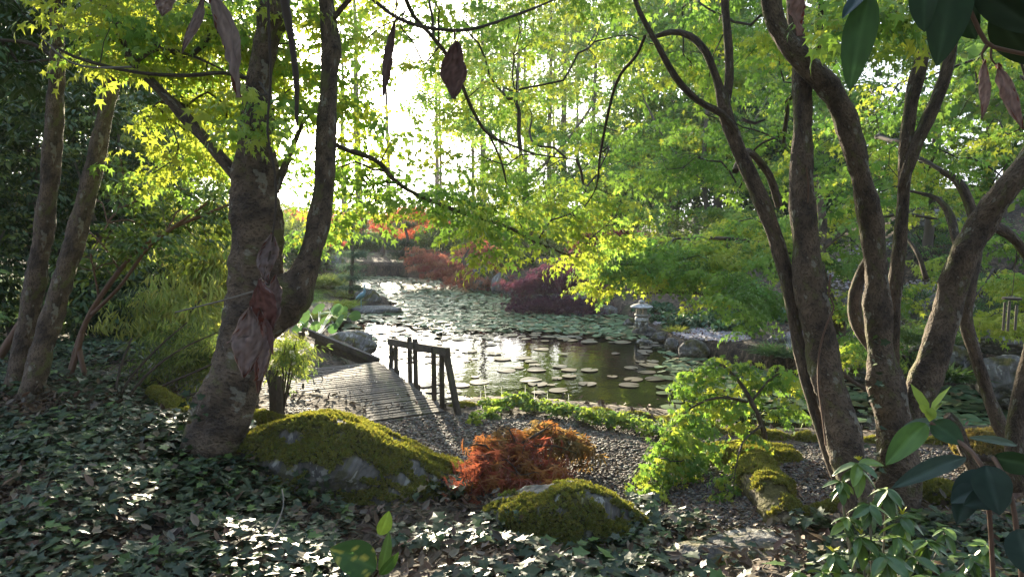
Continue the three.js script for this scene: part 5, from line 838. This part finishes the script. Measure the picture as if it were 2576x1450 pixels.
// ---------- gravel and litter ----------
reseed(41);
{
  const peb = (() => { let g = new THREE.IcosahedronGeometry(1, 0); g.deleteAttribute('uv'); g.deleteAttribute('normal'); g = mergeVertices(g); const p = g.attributes.position; for (let i = 0; i < p.count; i++) p.setXYZ(i, p.getX(i) * R(0.75, 1.2), p.getY(i) * R(0.4, 0.65), p.getZ(i) * R(0.6, 1)); g.computeVertexNormals(); return g; })();
  const list = [], litter = [];
  const inGravel = (px, py) => { // outline of the gravel as it lies on the ground
    const q = [[620, 1075], [700, 1010], [890, 1050], [1130, 1040], [1300, 1040], [1600, 1065], [1880, 1110], [2150, 1125], [2480, 1130], [2450, 1230], [2130, 1300], [2010, 1330], [1880, 1345], [1640, 1345], [1560, 1310], [1450, 1230], [1180, 1260], [1000, 1150], [860, 1080]];
    let inside = false; for (let i = 0, j = q.length - 1; i < q.length; j = i++) if ((q[i][1] > py) !== (q[j][1] > py) && px < (q[j][0] - q[i][0]) * (py - q[i][1]) / (q[j][1] - q[i][1]) + q[i][0]) inside = !inside; return inside;
  };
  let guard = 0;
  while (list.length < 60000 && guard++ < 200000) {
    const x = R(-3.2, 4.2), z = R(-8.2, -3.9), h = height(x, z), p = V(x, h, z), [px, py] = toPixel(p); if (!inGravel(px, py)) continue;
    list.push({ p: p.add(V(0, R(-0.004, 0.01), 0)), e: [N() * 0.4, R(6.28), N() * 0.4], s: 0.006 + 0.018 * R() * R() + R(0.004), c: R() < 0.6 ? tint(0.085, 0.074, 0.063, 0.45) : R() < 0.75 ? tint(0.085, 0.052, 0.034, 0.35) : tint(0.19, 0.17, 0.15, 0.25) });
  }
  // gravel strip across the pond
  guard = 0; const n0 = list.length;
  while (list.length < n0 + 9000 && guard++ < 60000) { const x = R(2.2, 7.5), z = R(-14, -9), b = pondDistance(x, z); if (b < 0.25 || noise(x * 0.7, 2, z * 0.7) < -0.12) continue; const h = height(x, z); list.push({ p: V(x, h + 0.004, z), e: [N() * 0.4, R(6.28), N() * 0.4], s: R(0.018, 0.034), c: tint(0.30, 0.27, 0.27, 0.3) }); }
  tag(copies('gravel', peb, M.pebble, list, null, 'stuff'), 'grey and brown pebble gravel of the path between boulders and pond', 'gravel');
  // fallen leaves: curled brown leaves over soil, gravel and boards
  const curl = fan([[0, 0], [0.25, -0.2], [0.6, -0.22], [1, 0], [0.6, 0.2], [0.25, 0.2]], 0.5, -0.1, -0.25, 0.5);
  guard = 0;
  while (litter.length < 22000 && guard++ < 260000) {
    const near = R() < 0.55, x = near ? R(-4.5, 4) : R(-9, 9), z = near ? R(-5.6, -2.2) : R(-14, -5); if (pondDistance(x, z) < 0.1 || lawnMask(x, z) > 0.3) continue;
    const h = height(x, z), [px, py] = toPixel(V(x, h, z)); if (px < -150 || px > 2750 || py > 1560) continue;
    const g = inGravel(px, py); if (g && R() > 0.25 + ss(py, 1080, 1260)) continue;
    litter.push({ p: V(x, h + (R() < 0.07 && !g ? R(0.05, 0.11) : R(0.005, 0.03)), z), e: [N() * 0.7, R(6.28), N() * 0.7], s: R(0.03, 0.085) * (g ? 0.5 : 1), c: R() < 0.75 ? tint(0.105, 0.066, 0.04, 0.4) : tint(0.2, 0.15, 0.105, 0.3) });
  }
  tag(copies('leaf_litter', curl, M.litter, litter, null, 'stuff'), 'dry brown fallen leaves scattered over soil and gravel', 'leaves');
  // pale petals and bits on the boards, drift of leaves at the shrub side
  const bits = [], top = 0.302, FR = G(1123, 1033, top), wide = G(895, 1064, top).sub(FR).setY(0).normalize(), deep = G(955, 908, top).sub(FR);
  for (let i = 0; i < 420; i++) { const p = FR.clone().addScaledVector(wide, R(0.05, 2.2)).addScaledVector(deep, R(0.02, 0.98)); p.y = top + 0.006; bits.push({ p, e: [N() * 0.3, R(6.28), N() * 0.3], s: R(0.012, 0.035), c: R() < 0.7 ? tint(0.5, 0.46, 0.4, 0.2) : tint(0.2, 0.13, 0.08, 0.3) }); }
  const drift = [];
  for (let i = 0; i < 1500; i++) { const far = R() < 0.5, p = FR.clone().addScaledVector(wide, far ? R(0.9, 2.3) : R(1.7, 2.4)).addScaledVector(deep, far ? 1 - Math.abs(N()) * 0.09 : R(0.1, 0.9)); p.y = top + R(0.005, 0.05); drift.push({ p, e: [N() * 0.8, R(6.28), N() * 0.8], s: R(0.025, 0.05), c: tint(0.3, 0.25, 0.22, 0.4) }); }
  tag(copies('fallen_petals', curl, M.litter, bits.concat(drift), null, 'stuff'), 'pale petals and dry leaves strewn over the boardwalk planks', 'leaves');
}
// ---------- ivy ----------
reseed(42);
{
  const list = [...ivyExtra], young = [];
  let guard = 0;
  while (list.length < 20000 && guard++ < 180000) {
    const far = R() < 0.42, x = far ? R(-7.5, -1.2) : R(-4, 3.6), z = far ? R(-8.5, -4) : R(-5.1, -1.9), h = height(x, z); if (pondDistance(x, z) < 0.3) continue;
    const [px, py] = toPixel(V(x, h, z)); if (px < -120 || px > 2720 || py > 1580 || py < 800) continue;
    // ivy covers the bank up to the boulders, thins out to the gravel
    const edge = px < 640 ? 0 : px < 1180 ? 1215 : px < 1640 ? 1275 : 1325; if (py < edge + 40 * noise(x * 3, 0, z * 3)) continue;
    if (px > 520 && px < 700 && py < 1060) continue; if (px > 1650 && px < 2040 && py > 1345 && R() < 0.85) continue;
    if (fbm(x * 1.3, 7, z * 1.3, 3) < -0.2 + (px > 900 ? 0.1 : 0)) continue;
    const up = R(0.02, 0.11), t = { p: V(x, h + up, z), e: [N() * 0.45, R(6.28), -0.12 + N() * 0.45], s: (0.03 + 0.06 * R() * R() + R(0.018)) * (px > 900 ? 1.1 : 0.95), c: ivyColor() };
    if (R() < 0.08) { t.s *= 0.75; young.push(t); } else list.push(t);
  }
  const o = new THREE.Group(); o.name = 'ivy_ground_cover'; tag(o, 'dark glossy ivy leaves carpeting the bank and boulder sides', 'ivy', null, 'stuff'); scene.add(o);
  copies('ivy_leaves', ivyLeaf, M.ivy, list, o, 'stuff'); copies('young_ivy_leaves', ivyLeaf, M.satin, young, o, 'stuff');
  // ivy stems climbing the many stemmed maple
  const cl = [], tr = [[2205, 850], [2200, 900], [2205, 960], [2195, 1010], [2200, 1060], [2205, 1110], [2185, 1150], [2215, 1180]];
  for (const [x, y] of tr) for (let k = 0; k < 5; k++) { const p = P(x + N() * 16, y + N() * 22, 4.0 - R(0.04)); cl.push({ p, e: [N() * 0.8 + 0.7, R(6.28), N() * 0.8], s: R(0.03, 0.055), c: R() < 0.3 ? tint(0.2, 0.22, 0.13, 0.2) : ivyColor() }); }
  const tr2 = [[480, 1000], [470, 1060], [465, 1120], [480, 1160], [520, 1180], [500, 1050]]; for (const [x, y] of tr2) for (let k = 0; k < 7; k++) cl.push({ p: P(x + N() * 20, y + N() * 28, 4.36 + R(0.05)), e: [N() * 0.8 + 0.8, R(6.28), N() * 0.8], s: R(0.03, 0.06), c: ivyColor() });
  const vine = thing('climbing_ivy', 'thin ivy vines and leaves clinging to the maple trunks', 'ivy', P(2205, 1150, 4)); vine.userData.kind = 'stuff';
  copies('ivy_leaves', ivyLeaf, M.ivy, cl, vine, 'stuff');
  [[[2090, 690, 3.97], [2085, 740, 3.98], [2098, 770, 3.98], [2078, 820, 3.97], [2062, 880, 3.97], [2058, 960, 3.95], [2068, 1040, 3.9], [2078, 1120, 3.86]], [[2028, 420, 4.03], [2034, 470, 4.03], [2032, 510, 4.03]]].forEach((l) => part('vine', tube(l.map(([x, y, d]) => ({ p: P(x, y, d), r: 0.005 })), { sides: 5, step: 0.06 }), M.redtwig, vine));
}
// bright seedlings along the bank
reseed(43);
{
  const gs = [[1240, 1020, 0.16], [1300, 1010, 0.2], [1350, 1020, 0.18], [1420, 1035, 0.2], [1490, 1050, 0.18], [1530, 1055, 0.16], [1580, 1060, 0.18], [1640, 1080, 0.2], [1690, 1090, 0.18], [1230, 1045, 0.1], [1195, 1060, 0.08]];
  for (const [x, y, r] of gs) { const b = G(x, y + 12, 0.24); mass({ name: 'bank_plant', label: 'clump of bright green columbine leaves on the mossy bank edge', category: 'plant', group: 'leafy clumps along the near bank', centre: b.clone().add(V(0, 0.07, 0)), r: [r * 1.3, 0.09, r], n: Math.round(240 * r), sprayGeo: S.ground, mat: M.maple, size: 0.07, col: () => R() < 0.55 ? [0.27, 0.36, 0.05] : [0.12, 0.2, 0.05], stems: 0, base: b }); }
  [[1210, 1000], [1222, 985], [1262, 990], [1320, 985], [1345, 992], [1378, 1000], [1430, 1010]].forEach(([x, y]) => { const b = G(x, y + 30, 0.2), t = P(x + N() * 4, y - 18, -b.z); const o = thing('seedling', 'thin upright seedling stalk above the bank plants against the water', 'plant', b, 'seedlings on the near bank'); part('stalk', tube([{ p: b, r: 0.003 }, { p: t, r: 0.002 }], { sides: 5, rough: 0 }), M.grass, o); const l = []; for (let k = 0; k < 5; k++) l.push({ p: b.clone().lerp(t, R(0.5, 1)), e: [N() * 0.4, R(6.28), R(0, 0.6)], s: R(0.03, 0.05), c: tint(0.3, 0.38, 0.06, 0.2) }); copies('leaves', chipLeaf, M.maple, l, o); });
}
console.log('ground');

// ---------- dry leaves and leafy branches close by ----------
reseed(50);
function curledLeaf(len, wid, curl, bend, seed, outer = [0.34, 0.25, 0.21], inner = [0.2, 0.08, 0.055], ragged = 0.1) {
  // hangs from the origin along -y; one side felted, the other red brown
  const nu = 22, nv = 12, sheets = [];
  for (const [off, colr] of [[0, outer], [-0.0012, inner]]) {
    const pos = [], col = [], uv = [], idx = [];
    for (let i = 0; i <= nu; i++) for (let j = 0; j <= nv; j++) {
      const t = i / nu, s = (j / nv - 0.5) * 2, w = wid * (0.05 + 0.95 * Math.pow(Math.sin(Math.PI * Math.pow(clamp(t * 0.97 + 0.01, 0, 1), 0.85)), 1.05)) * (1 + ragged * noise(t * 9, s * 3 + seed, seed));
      const a = s * curl * (0.6 + 0.5 * t + 0.25 * noise(t * 4, 0, seed)), rad0 = w / 2 / Math.max(0.25, curl), rad = rad0 + off;
      let x = Math.sin(a) * rad, z = Math.cos(a) * rad - rad0; const wr = 0.16 * wid * noise(t * 7, s * 2.2, seed * 2) + 0.07 * wid * noise(t * 18, s * 5, seed) + 0.12 * wid * Math.abs(s) + 0.0008 * Math.cos(s * 3) * Math.sin(t * 60 + Math.abs(s) * 8);
      z += wr + bend * len * t * t; x += 0.06 * len * Math.sin(t * 3 + seed) * t; const tw = 0.9 * t * Math.sin(seed * 1.9);
      pos.push(x * Math.cos(tw) - z * Math.sin(tw), -t * len, x * Math.sin(tw) + z * Math.cos(tw));
      const k = 0.8 + 0.8 * fbm(t * 14, s * 6, seed, 3) + (Math.abs(s) < 0.09 ? 0.25 : 0); col.push(colr[0] * k, colr[1] * k, colr[2] * k); uv.push(t, s);
    }
    for (let i = 0; i < nu; i++) for (let j = 0; j < nv; j++) { const a = i * (nv + 1) + j; idx.push(a, a + 1, a + nv + 1, a + 1, a + nv + 2, a + nv + 1); }
    const g = new THREE.BufferGeometry(); g.setAttribute('position', new THREE.Float32BufferAttribute(pos, 3)); g.setAttribute('color', new THREE.Float32BufferAttribute(col, 3)); g.setAttribute('uv', new THREE.Float32BufferAttribute(uv, 2)); g.setIndex(idx); g.computeVertexNormals(); sheets.push(g);
  }
  return mergeGeometries(sheets);
}
function hangLeaf(label, x0, y0, x1, y1, d, widPx, o = {}) {   // stalk end to tip
  const a = P(x0, y0, d), b = P(x1, y1, d - (o.toward || 0)), len = a.distanceTo(b), wid = widPx * d / FPX;
  const g = curledLeaf(len, wid * (o.open || 1.35), o.curl ?? 1.3, o.bend ?? 0.05, o.seed || R(9), o.outer, o.inner, o.ragged);
  const t = thing('dry_leaf', label, 'dead leaf', a), m = new THREE.Mesh(g, M.deadleaf); m.name = 'blade'; m.castShadow = m.receiveShadow = true;
  m.quaternion.setFromUnitVectors(V(0, -1, 0), b.clone().sub(a).normalize()).multiply(new THREE.Quaternion().setFromAxisAngle(V(0, 1, 0), o.turn || 0)); t.add(m);
  if (o.stalk) { const s = o.stalk.map(([x, y], i) => ({ p: P(x, y, d).sub(a), r: 0.0016 + 0.0006 * i })); const sm = new THREE.Mesh(tube(s, { sides: 6, rough: 0, step: 0.01 }), M.redtwig); sm.name = 'stalk'; t.add(sm); }
  return t;
}
const GREY = [0.225, 0.175, 0.165];
hangLeaf('long folded dry leaf hanging before the upper trunk of the forked maple', 525, -40, 612, 240, 1.5, 66, { curl: 1.5, seed: 1, bend: 0.02, outer: [0.30, 0.23, 0.20] });
hangLeaf('short curled dry leaf tip behind the long folded dry leaf', 512, -10, 465, 138, 1.55, 34, { curl: 1.9, seed: 2, outer: [0.29, 0.22, 0.2] });
hangLeaf('small pointed dry leaf tip at the top of the maple leaves', 425, -40, 408, 42, 1.5, 44, { curl: 1.2, seed: 3 });
hangLeaf('broad pointed dry leaf hanging alone from a thin stalk over the pond view', 1146, 104, 1140, 250, 1.7, 62, { curl: 0.9, seed: 4, bend: 0.02, outer: [0.17, 0.10, 0.085], inner: [0.2, 0.14, 0.13], turn: 0.5, stalk: [[1146, 106], [1142, 90], [1144, 72]] });
hangLeaf('narrow ragged dry leaf hanging in front of the sunlit gap', 994, 52, 952, 246, 1.7, 30, { curl: 1.6, seed: 5, outer: [0.15, 0.1, 0.085], ragged: 0.35, stalk: [[994, 54], [996, 20], [1000, -30]] });
hangLeaf('dry leaf hanging before the dark knee of the many stemmed maple', 2008, -60, 2000, 90, 1.6, 56, { curl: 1.4, seed: 6, outer: [0.32, 0.2, 0.16], inner: [0.25, 0.06, 0.04] });
hangLeaf('rolled dry leaf with red inside hanging from a bare twig by the large green leaves', 2475, 150, 2476, 300, 1.5, 44, { curl: 2.2, seed: 7, outer: [0.40, 0.26, 0.21], inner: [0.34, 0.09, 0.05], stalk: [[2475, 152], [2470, 135], [2482, 112]] });
hangLeaf('dry leaf hanging slantwise at the end of a bare twig', 2505, 160, 2582, 318, 1.5, 52, { curl: 1.9, seed: 8, outer: [0.38, 0.25, 0.21], inner: [0.34, 0.09, 0.05], stalk: [[2505, 162], [2493, 145], [2494, 122]] });
// cluster in front of the forked trunk
hangLeaf('top dry leaf of the hanging cluster before the forked trunk', 685, 585, 668, 710, 1.95, 58, { curl: 1.6, seed: 9, outer: GREY });
hangLeaf('red brown dry leaf in the middle of the hanging cluster', 650, 700, 672, 850, 1.92, 65, { curl: 0.9, seed: 10, turn: 3.1, inner: [0.19, 0.088, 0.072], outer: GREY });
hangLeaf('greyish dry leaf behind the red brown leaf of the cluster', 695, 690, 685, 832, 1.97, 50, { curl: 1.3, seed: 11, outer: GREY });
hangLeaf('broad furled dry leaf at the bottom of the cluster', 632, 770, 602, 945, 1.9, 75, { curl: 1.1, seed: 12, outer: [0.29, 0.22, 0.2] });
hangLeaf('narrow dark leaf between the lowest leaves of the cluster', 645, 800, 650, 985, 1.96, 48, { curl: 1.7, seed: 13, outer: [0.17, 0.1, 0.085] });
hangLeaf('pale lower leaf of the cluster ending in a sharp point', 655, 770, 668, 955, 1.93, 58, { curl: 1.5, seed: 14, outer: [0.28, 0.215, 0.2] });
hangLeaf('thin dark curled leaf slipping out under the red brown leaf', 668, 800, 692, 890, 1.9, 24, { curl: 2, seed: 15, outer: [0.16, 0.09, 0.08] });
hangLeaf('short stiff leaf stalk end sticking out sideways from the cluster', 640, 845, 570, 858, 1.9, 16, { curl: 2.2, seed: 16, outer: GREY });
// twigs that carry them
function twigThing(label, list, w0, w1, mat = M.twig) { const n = list.length - 1; solo('hanging_twig', tube(list.map(([x, y, d], i) => ({ p: P(x, y, d), r: lerp(w0, w1, i / n) })), { sides: 7, step: 0.05, rough: 0.15, scale: 20 }), mat, label, 'twig'); }
twigThing('thin twig hanging straight down to the cluster of dry leaves', [[672, -60, 1.95], [676, 80, 1.95], [680, 200, 1.95], [672, 330, 1.95], [690, 430, 1.95], [693, 520, 1.95], [685, 590, 1.95], [678, 640, 1.95], [660, 700, 1.94]], 0.0034, 0.0026, M.twig);
twigThing('thick dark twig hanging beside the twig of the dry leaf cluster', [[705, -60, 1.8], [722, 40, 1.8], [738, 140, 1.8], [746, 220, 1.8], [745, 290, 1.8], [747, 315, 1.8]], 0.012, 0.003);
twigThing('long thin twig crossing in front of the lower forked trunk', [[440, 785, 1.95], [500, 770, 1.95], [560, 755, 1.95], [620, 738, 1.95], [648, 730, 1.94]], 0.0018, 0.003, M.greytwig);
twigThing('bare reddish twig sloping down beside the large green leaves', [[2415, -30, 1.5], [2440, 25, 1.5], [2465, 80, 1.5], [2480, 105, 1.5], [2500, 118, 1.5], [2575, 135, 1.5], [2640, 150, 1.5]], 0.005, 0.004, M.redtwig);
twigThing('short dead twig with a frayed end in front of the slender trees', [[92, 85, 2.4], [118, 108, 2.4], [140, 130, 2.4], [180, 158, 2.42], [240, 170, 2.45], [330, 168, 2.5]], 0.002, 0.004, M.greytwig);
twigThing('fallen forked twig lying on the ivy', [[565, 1450, 3.0], [640, 1390, 3.1], [690, 1330, 3.25], [712, 1270, 3.4], [708, 1230, 3.5]], 0.006, 0.003, M.greytwig);
twigThing('thin fallen twig crossing the mossy kerb', [[1840, 1330, 3.95], [1890, 1300, 4.1], [1920, 1240, 4.35], [1965, 1270, 4.15], [2005, 1320, 3.95]], 0.004, 0.003, M.redtwig);
twigThing('broken snag stump standing behind the large dark leaves', [[2450, 1180, 3.0], [2425, 1120, 3.0], [2400, 1060, 3.0], [2385, 1045, 3.0]], 0.03, 0.022, M.bark);

// big glossy leaves: each a mesh
function bladeLeaf(len, wid, col, vein, seed, spots = 0) {
  const nu = 14, nv = 8, pos = [], colr = [], idx = [], uv = [];
  for (let i = 0; i <= nu; i++) for (let j = 0; j <= nv; j++) {
    const t = i / nu, s = (j / nv - 0.5) * 2, w = wid * Math.pow(Math.sin(Math.PI * Math.pow(clamp(t, 0.002, 0.998), 0.85)), 0.7);
    pos.push(t * len, -0.18 * len * t * t + 0.14 * Math.abs(s) * w + 0.012 * len * noise(t * 5, s * 2, seed), s * w / 2);
    let c = mix3(col, vein, Math.abs(s) < 0.13 ? 0.6 : 0); const n = fbm(t * 6, s * 3, seed, 2); c = c.map((v) => v * (1 + n * 0.5)); if (spots && noise(t * 17, s * 8, seed) > 0.28) c = [0.28, 0.28, 0.05];
    colr.push(...c); uv.push(t, s);
  }
  for (let i = 0; i < nu; i++) for (let j = 0; j < nv; j++) { const a = i * (nv + 1) + j; idx.push(a, a + 1, a + nv + 1, a + 1, a + nv + 2, a + nv + 1); }
  const g = new THREE.BufferGeometry(); g.setAttribute('position', new THREE.Float32BufferAttribute(pos, 3)); g.setAttribute('color', new THREE.Float32BufferAttribute(colr, 3)); g.setAttribute('uv', new THREE.Float32BufferAttribute(uv, 2)); g.setIndex(idx); g.computeVertexNormals(); return g;
}
const glossV = new THREE.MeshPhysicalMaterial({ color: 0xffffff, vertexColors: true, roughness: 0.5, side: THREE.DoubleSide, transmission: 0.15, thickness: 0, specularIntensity: 0.45 });
const shinyV = new THREE.MeshPhysicalMaterial({ color: 0xffffff, vertexColors: true, roughness: 0.33, side: THREE.DoubleSide, transmission: 0.22, thickness: 0, specularIntensity: 0.9 });
function leafFromTo(parent, x0, y0, x1, y1, d0, d1, widPx, col, roll = 0, spots = 0) {
  const a = P(x0, y0, d0), b = P(x1, y1, d1), len = a.distanceTo(b), m = new THREE.Mesh(bladeLeaf(len, widPx * d0 / FPX, col, col.map((v) => v * 1.5 + 0.02), R(50), spots), glossV); m.name = 'leaf'; m.castShadow = m.receiveShadow = true;
  const x = b.sub(a).normalize(), view = camera.position.clone().sub(a).normalize(), y = view.clone().addScaledVector(x, -view.dot(x)).normalize(), z = x.clone().cross(y);
  m.quaternion.setFromRotationMatrix(new THREE.Matrix4().makeBasis(x, y, z)).multiply(new THREE.Quaternion().setFromAxisAngle(V(1, 0, 0), roll)); m.position.copy(a).sub(parent.position); parent.add(m);
}
{
  const o = thing('rhododendron_branch', 'drooping branch with large dark green leaves, one with holes, above the many stemmed maple', 'branch', P(2380, -60, 1.5));
  part('stem', tube([[2180, -60, 1.5], [2300, -70, 1.5], [2420, -40, 1.5], [2520, -60, 1.5], [2620, -90, 1.5]].map(([x, y, d]) => ({ p: P(x, y, d), r: 0.006 })), { sides: 7, step: 0.05 }), M.redtwig, o);
  const dk = [0.022, 0.05, 0.014];
  leafFromTo(o, 2188, -15, 2132, 205, 1.5, 1.45, 78, [0.05, 0.11, 0.025], 0.25); leafFromTo(o, 2330, -60, 2318, 62, 1.5, 1.45, 66, dk, 0.3); leafFromTo(o, 2400, -80, 2372, 135, 1.5, 1.42, 100, dk, -0.2); leafFromTo(o, 2395, -40, 2440, 92, 1.55, 1.5, 90, dk, 0.4);
  leafFromTo(o, 2450, -40, 2600, 90, 1.5, 1.4, 78, [0.016, 0.034, 0.012], 0.5); leafFromTo(o, 2480, -60, 2640, 20, 1.5, 1.4, 78, [0.016, 0.034, 0.012], 0.2); leafFromTo(o, 2190, -30, 2120, 22, 1.5, 1.45, 40, [0.02, 0.045, 0.04], 0.9); leafFromTo(o, 2500, 30, 2600, 175, 1.6, 1.6, 80, [0.02, 0.04, 0.014], 0.3);
}
reseed(51);
{
  // glossy shrub at the foot of the many stemmed maple: whorls of leaves on stems
  const o = thing('glossy_shrub', 'glossy green leaved shrub with yellow buds at the foot of the many stemmed maple', 'shrub', P(2200, 1470, 2.9));
  const heads = [[2160, 1165, 2.9, 1.0], [2115, 1210, 2.9, 0.7], [2230, 1230, 2.9, 1.0], [2190, 1270, 2.8, 0.9], [2270, 1300, 2.85, 0.9], [2165, 1350, 2.8, 0.9], [2230, 1400, 2.7, 1.0], [2095, 1395, 2.75, 0.75], [2070, 1440, 2.7, 0.7], [2300, 1400, 2.8, 0.9], [2380, 1330, 3.0, 0.7], [2340, 1450, 2.7, 0.9], [2150, 1450, 2.65, 0.9], [2440, 1400, 2.9, 0.7], [2010, 1440, 2.8, 0.6], [2330, 1360, 2.9, 0.8], [2410, 1440, 2.75, 0.8], [2260, 1350, 2.75, 0.8], [2480, 1370, 2.9, 0.7], [2510, 1440, 2.8, 0.7], [2130, 1300, 2.85, 0.7]];
  heads.forEach(([x, y, d, k], hi) => {
    const h = P(x, y, d); part('stem', tube([{ p: P(2200 + (x - 2200) * 0.4, 1500, d + 0.05), r: 0.007 }, { p: P(2200 + (x - 2200) * 0.8, (1500 + y) / 2, d + 0.03), r: 0.005 }, { p: h, r: 0.004 }], { sides: 6, step: 0.08 }), M.greytwig, o);
    const n = 8 + Math.floor(R(4));
    for (let i = 0; i < n; i++) {
      const a = i / n * 6.283 + R(0.5), low = i % 2, len = R(0.085, 0.125) * k, g = bladeLeaf(len, len * R(0.42, 0.52), R() < 0.35 ? [0.17, 0.27, 0.045] : [0.08, 0.155, 0.035], [0.12, 0.2, 0.06], R(90)), m = new THREE.Mesh(g, shinyV); m.name = 'leaf'; m.castShadow = m.receiveShadow = true;
      m.position.copy(h).sub(o.position).add(V(0, -low * 0.025, 0)); m.rotation.set(N() * 0.35, a, -0.35 - low * 0.5 + N() * 0.3, 'YXZ'); o.add(m);
    }
    if ([0, 4, 5, 7].includes(hi)) { const bg = []; for (let i = 0; i < 9; i++) bg.push(xf(lanceLeaf, V(0, 0, 0), [N() * 0.2, R(6.28), R(0.8, 1.4)], V(0.032 * R(0.7, 1.2), 0.03, 0.06))); const m = new THREE.Mesh(mergeGeometries(bg), std({ color: C(0.62, 0.58, 0.06), roughness: 0.6 })); m.name = 'bud'; m.position.copy(h).sub(o.position).add(V(0, 0.012, 0)); o.add(m); }
  });
  // large dark leaves at the side
  const q = thing('large_leaved_shrub', 'shrub with very large dark leathery leaves in front of the thin leaning trunk', 'shrub', P(2480, 1500, 2.1));
  const dk = [0.018, 0.036, 0.022], md = [0.035, 0.075, 0.025];
  [[2330, 1065, 2235, 1150, 2.3, 2.2, 62, [0.09, 0.17, 0.03], 0.3], [2345, 1062, 2420, 1110, 2.3, 2.2, 60, md, -0.3], [2360, 1060, 2255, 1075, 2.3, 2.35, 40, [0.07, 0.10, 0.06], 0.8], [2430, 1150, 2260, 1200, 2.2, 2.1, 50, [0.04, 0.065, 0.04], 0.5], [2465, 1180, 2408, 1300, 2.1, 2.0, 74, dk, 0.2], [2480, 1170, 2515, 1285, 2.0, 1.9, 88, dk, -0.1], [2500, 1150, 2630, 1180, 2.1, 2.0, 60, md, 0.4], [2540, 1240, 2440, 1260, 2.0, 1.95, 70, dk, 0.3], [2560, 1330, 2600, 1450, 1.9, 1.8, 84, dk, 0.2], [2470, 1230, 2400, 1250, 2.05, 2, 60, dk, 0.6], [2560, 1120, 2450, 1090, 2.2, 2.2, 26, [0.1, 0.13, 0.08], 0.7]].forEach((a) => leafFromTo(q, ...a));
  [[[2500, 1480, 2.1], [2490, 1300, 2.1], [2470, 1170, 2.1], [2400, 1100, 2.25], [2340, 1062, 2.3]], [[2575, 1500, 1.95], [2560, 1350, 1.95], [2540, 1230, 2.0], [2500, 1150, 2.1]]].forEach((l) => part('stem', tube(l.map(([x, y, d]) => ({ p: P(x, y, d), r: 0.007 })), { sides: 7, step: 0.06 }), M.redtwig, q));
  { const g = []; for (let i = 0; i < 5; i++) g.push(xf(lanceLeaf, V(0, i * 0.008, 0), [N() * 0.2, R(6.28), R(0.9, 1.5)], V(0.11 * R(0.6, 1.1), 0.05, 0.2))); const m = new THREE.Mesh(mergeGeometries(g), leafMat(0.4)); m.material.color = C(0.3, 0.4, 0.06); m.name = 'shoot'; m.position.copy(P(2338, 1060, 2.3)).sub(q.position); q.add(m); }
  // spotted leaf plant in the ivy
  const s = thing('spotted_laurel', 'yellow spotted laurel leaf standing up out of the ivy', 'plant', P(950, 1450, 2.75));
  leafFromTo(s, 945, 1430, 838, 1375, 2.75, 2.7, 95, [0.03, 0.075, 0.014], 0.3, 1); leafFromTo(s, 955, 1440, 985, 1340, 2.8, 2.85, 34, [0.07, 0.13, 0.02], 0.5); leafFromTo(s, 955, 1445, 1000, 1400, 2.75, 2.7, 30, [0.1, 0.2, 0.03], 0.5);
  const y = thing('young_laurel_leaf', 'single bright upright laurel leaf in the ivy before the large mossy boulder', 'plant', P(970, 1350, 3.2)); leafFromTo(y, 955, 1345, 980, 1290, 3.2, 3.2, 40, [0.2, 0.32, 0.04], 0.4);
}
scene.fog = new THREE.FogExp2(C(1, 0.95, 0.86).getHex(), 0.0011);
scene.traverse((o) => { if (o.isMesh) { o.castShadow = true; o.receiveShadow = true; } });
let tri = 0, inst = 0; scene.traverse((o) => { if (o.isInstancedMesh) inst += o.count; else if (o.isMesh) tri += (o.geometry.index ? o.geometry.index.count : o.geometry.attributes.position.count) / 3; });
console.log('triangles', Math.round(tri), 'instances', inst);
renderer.render(scene, camera);
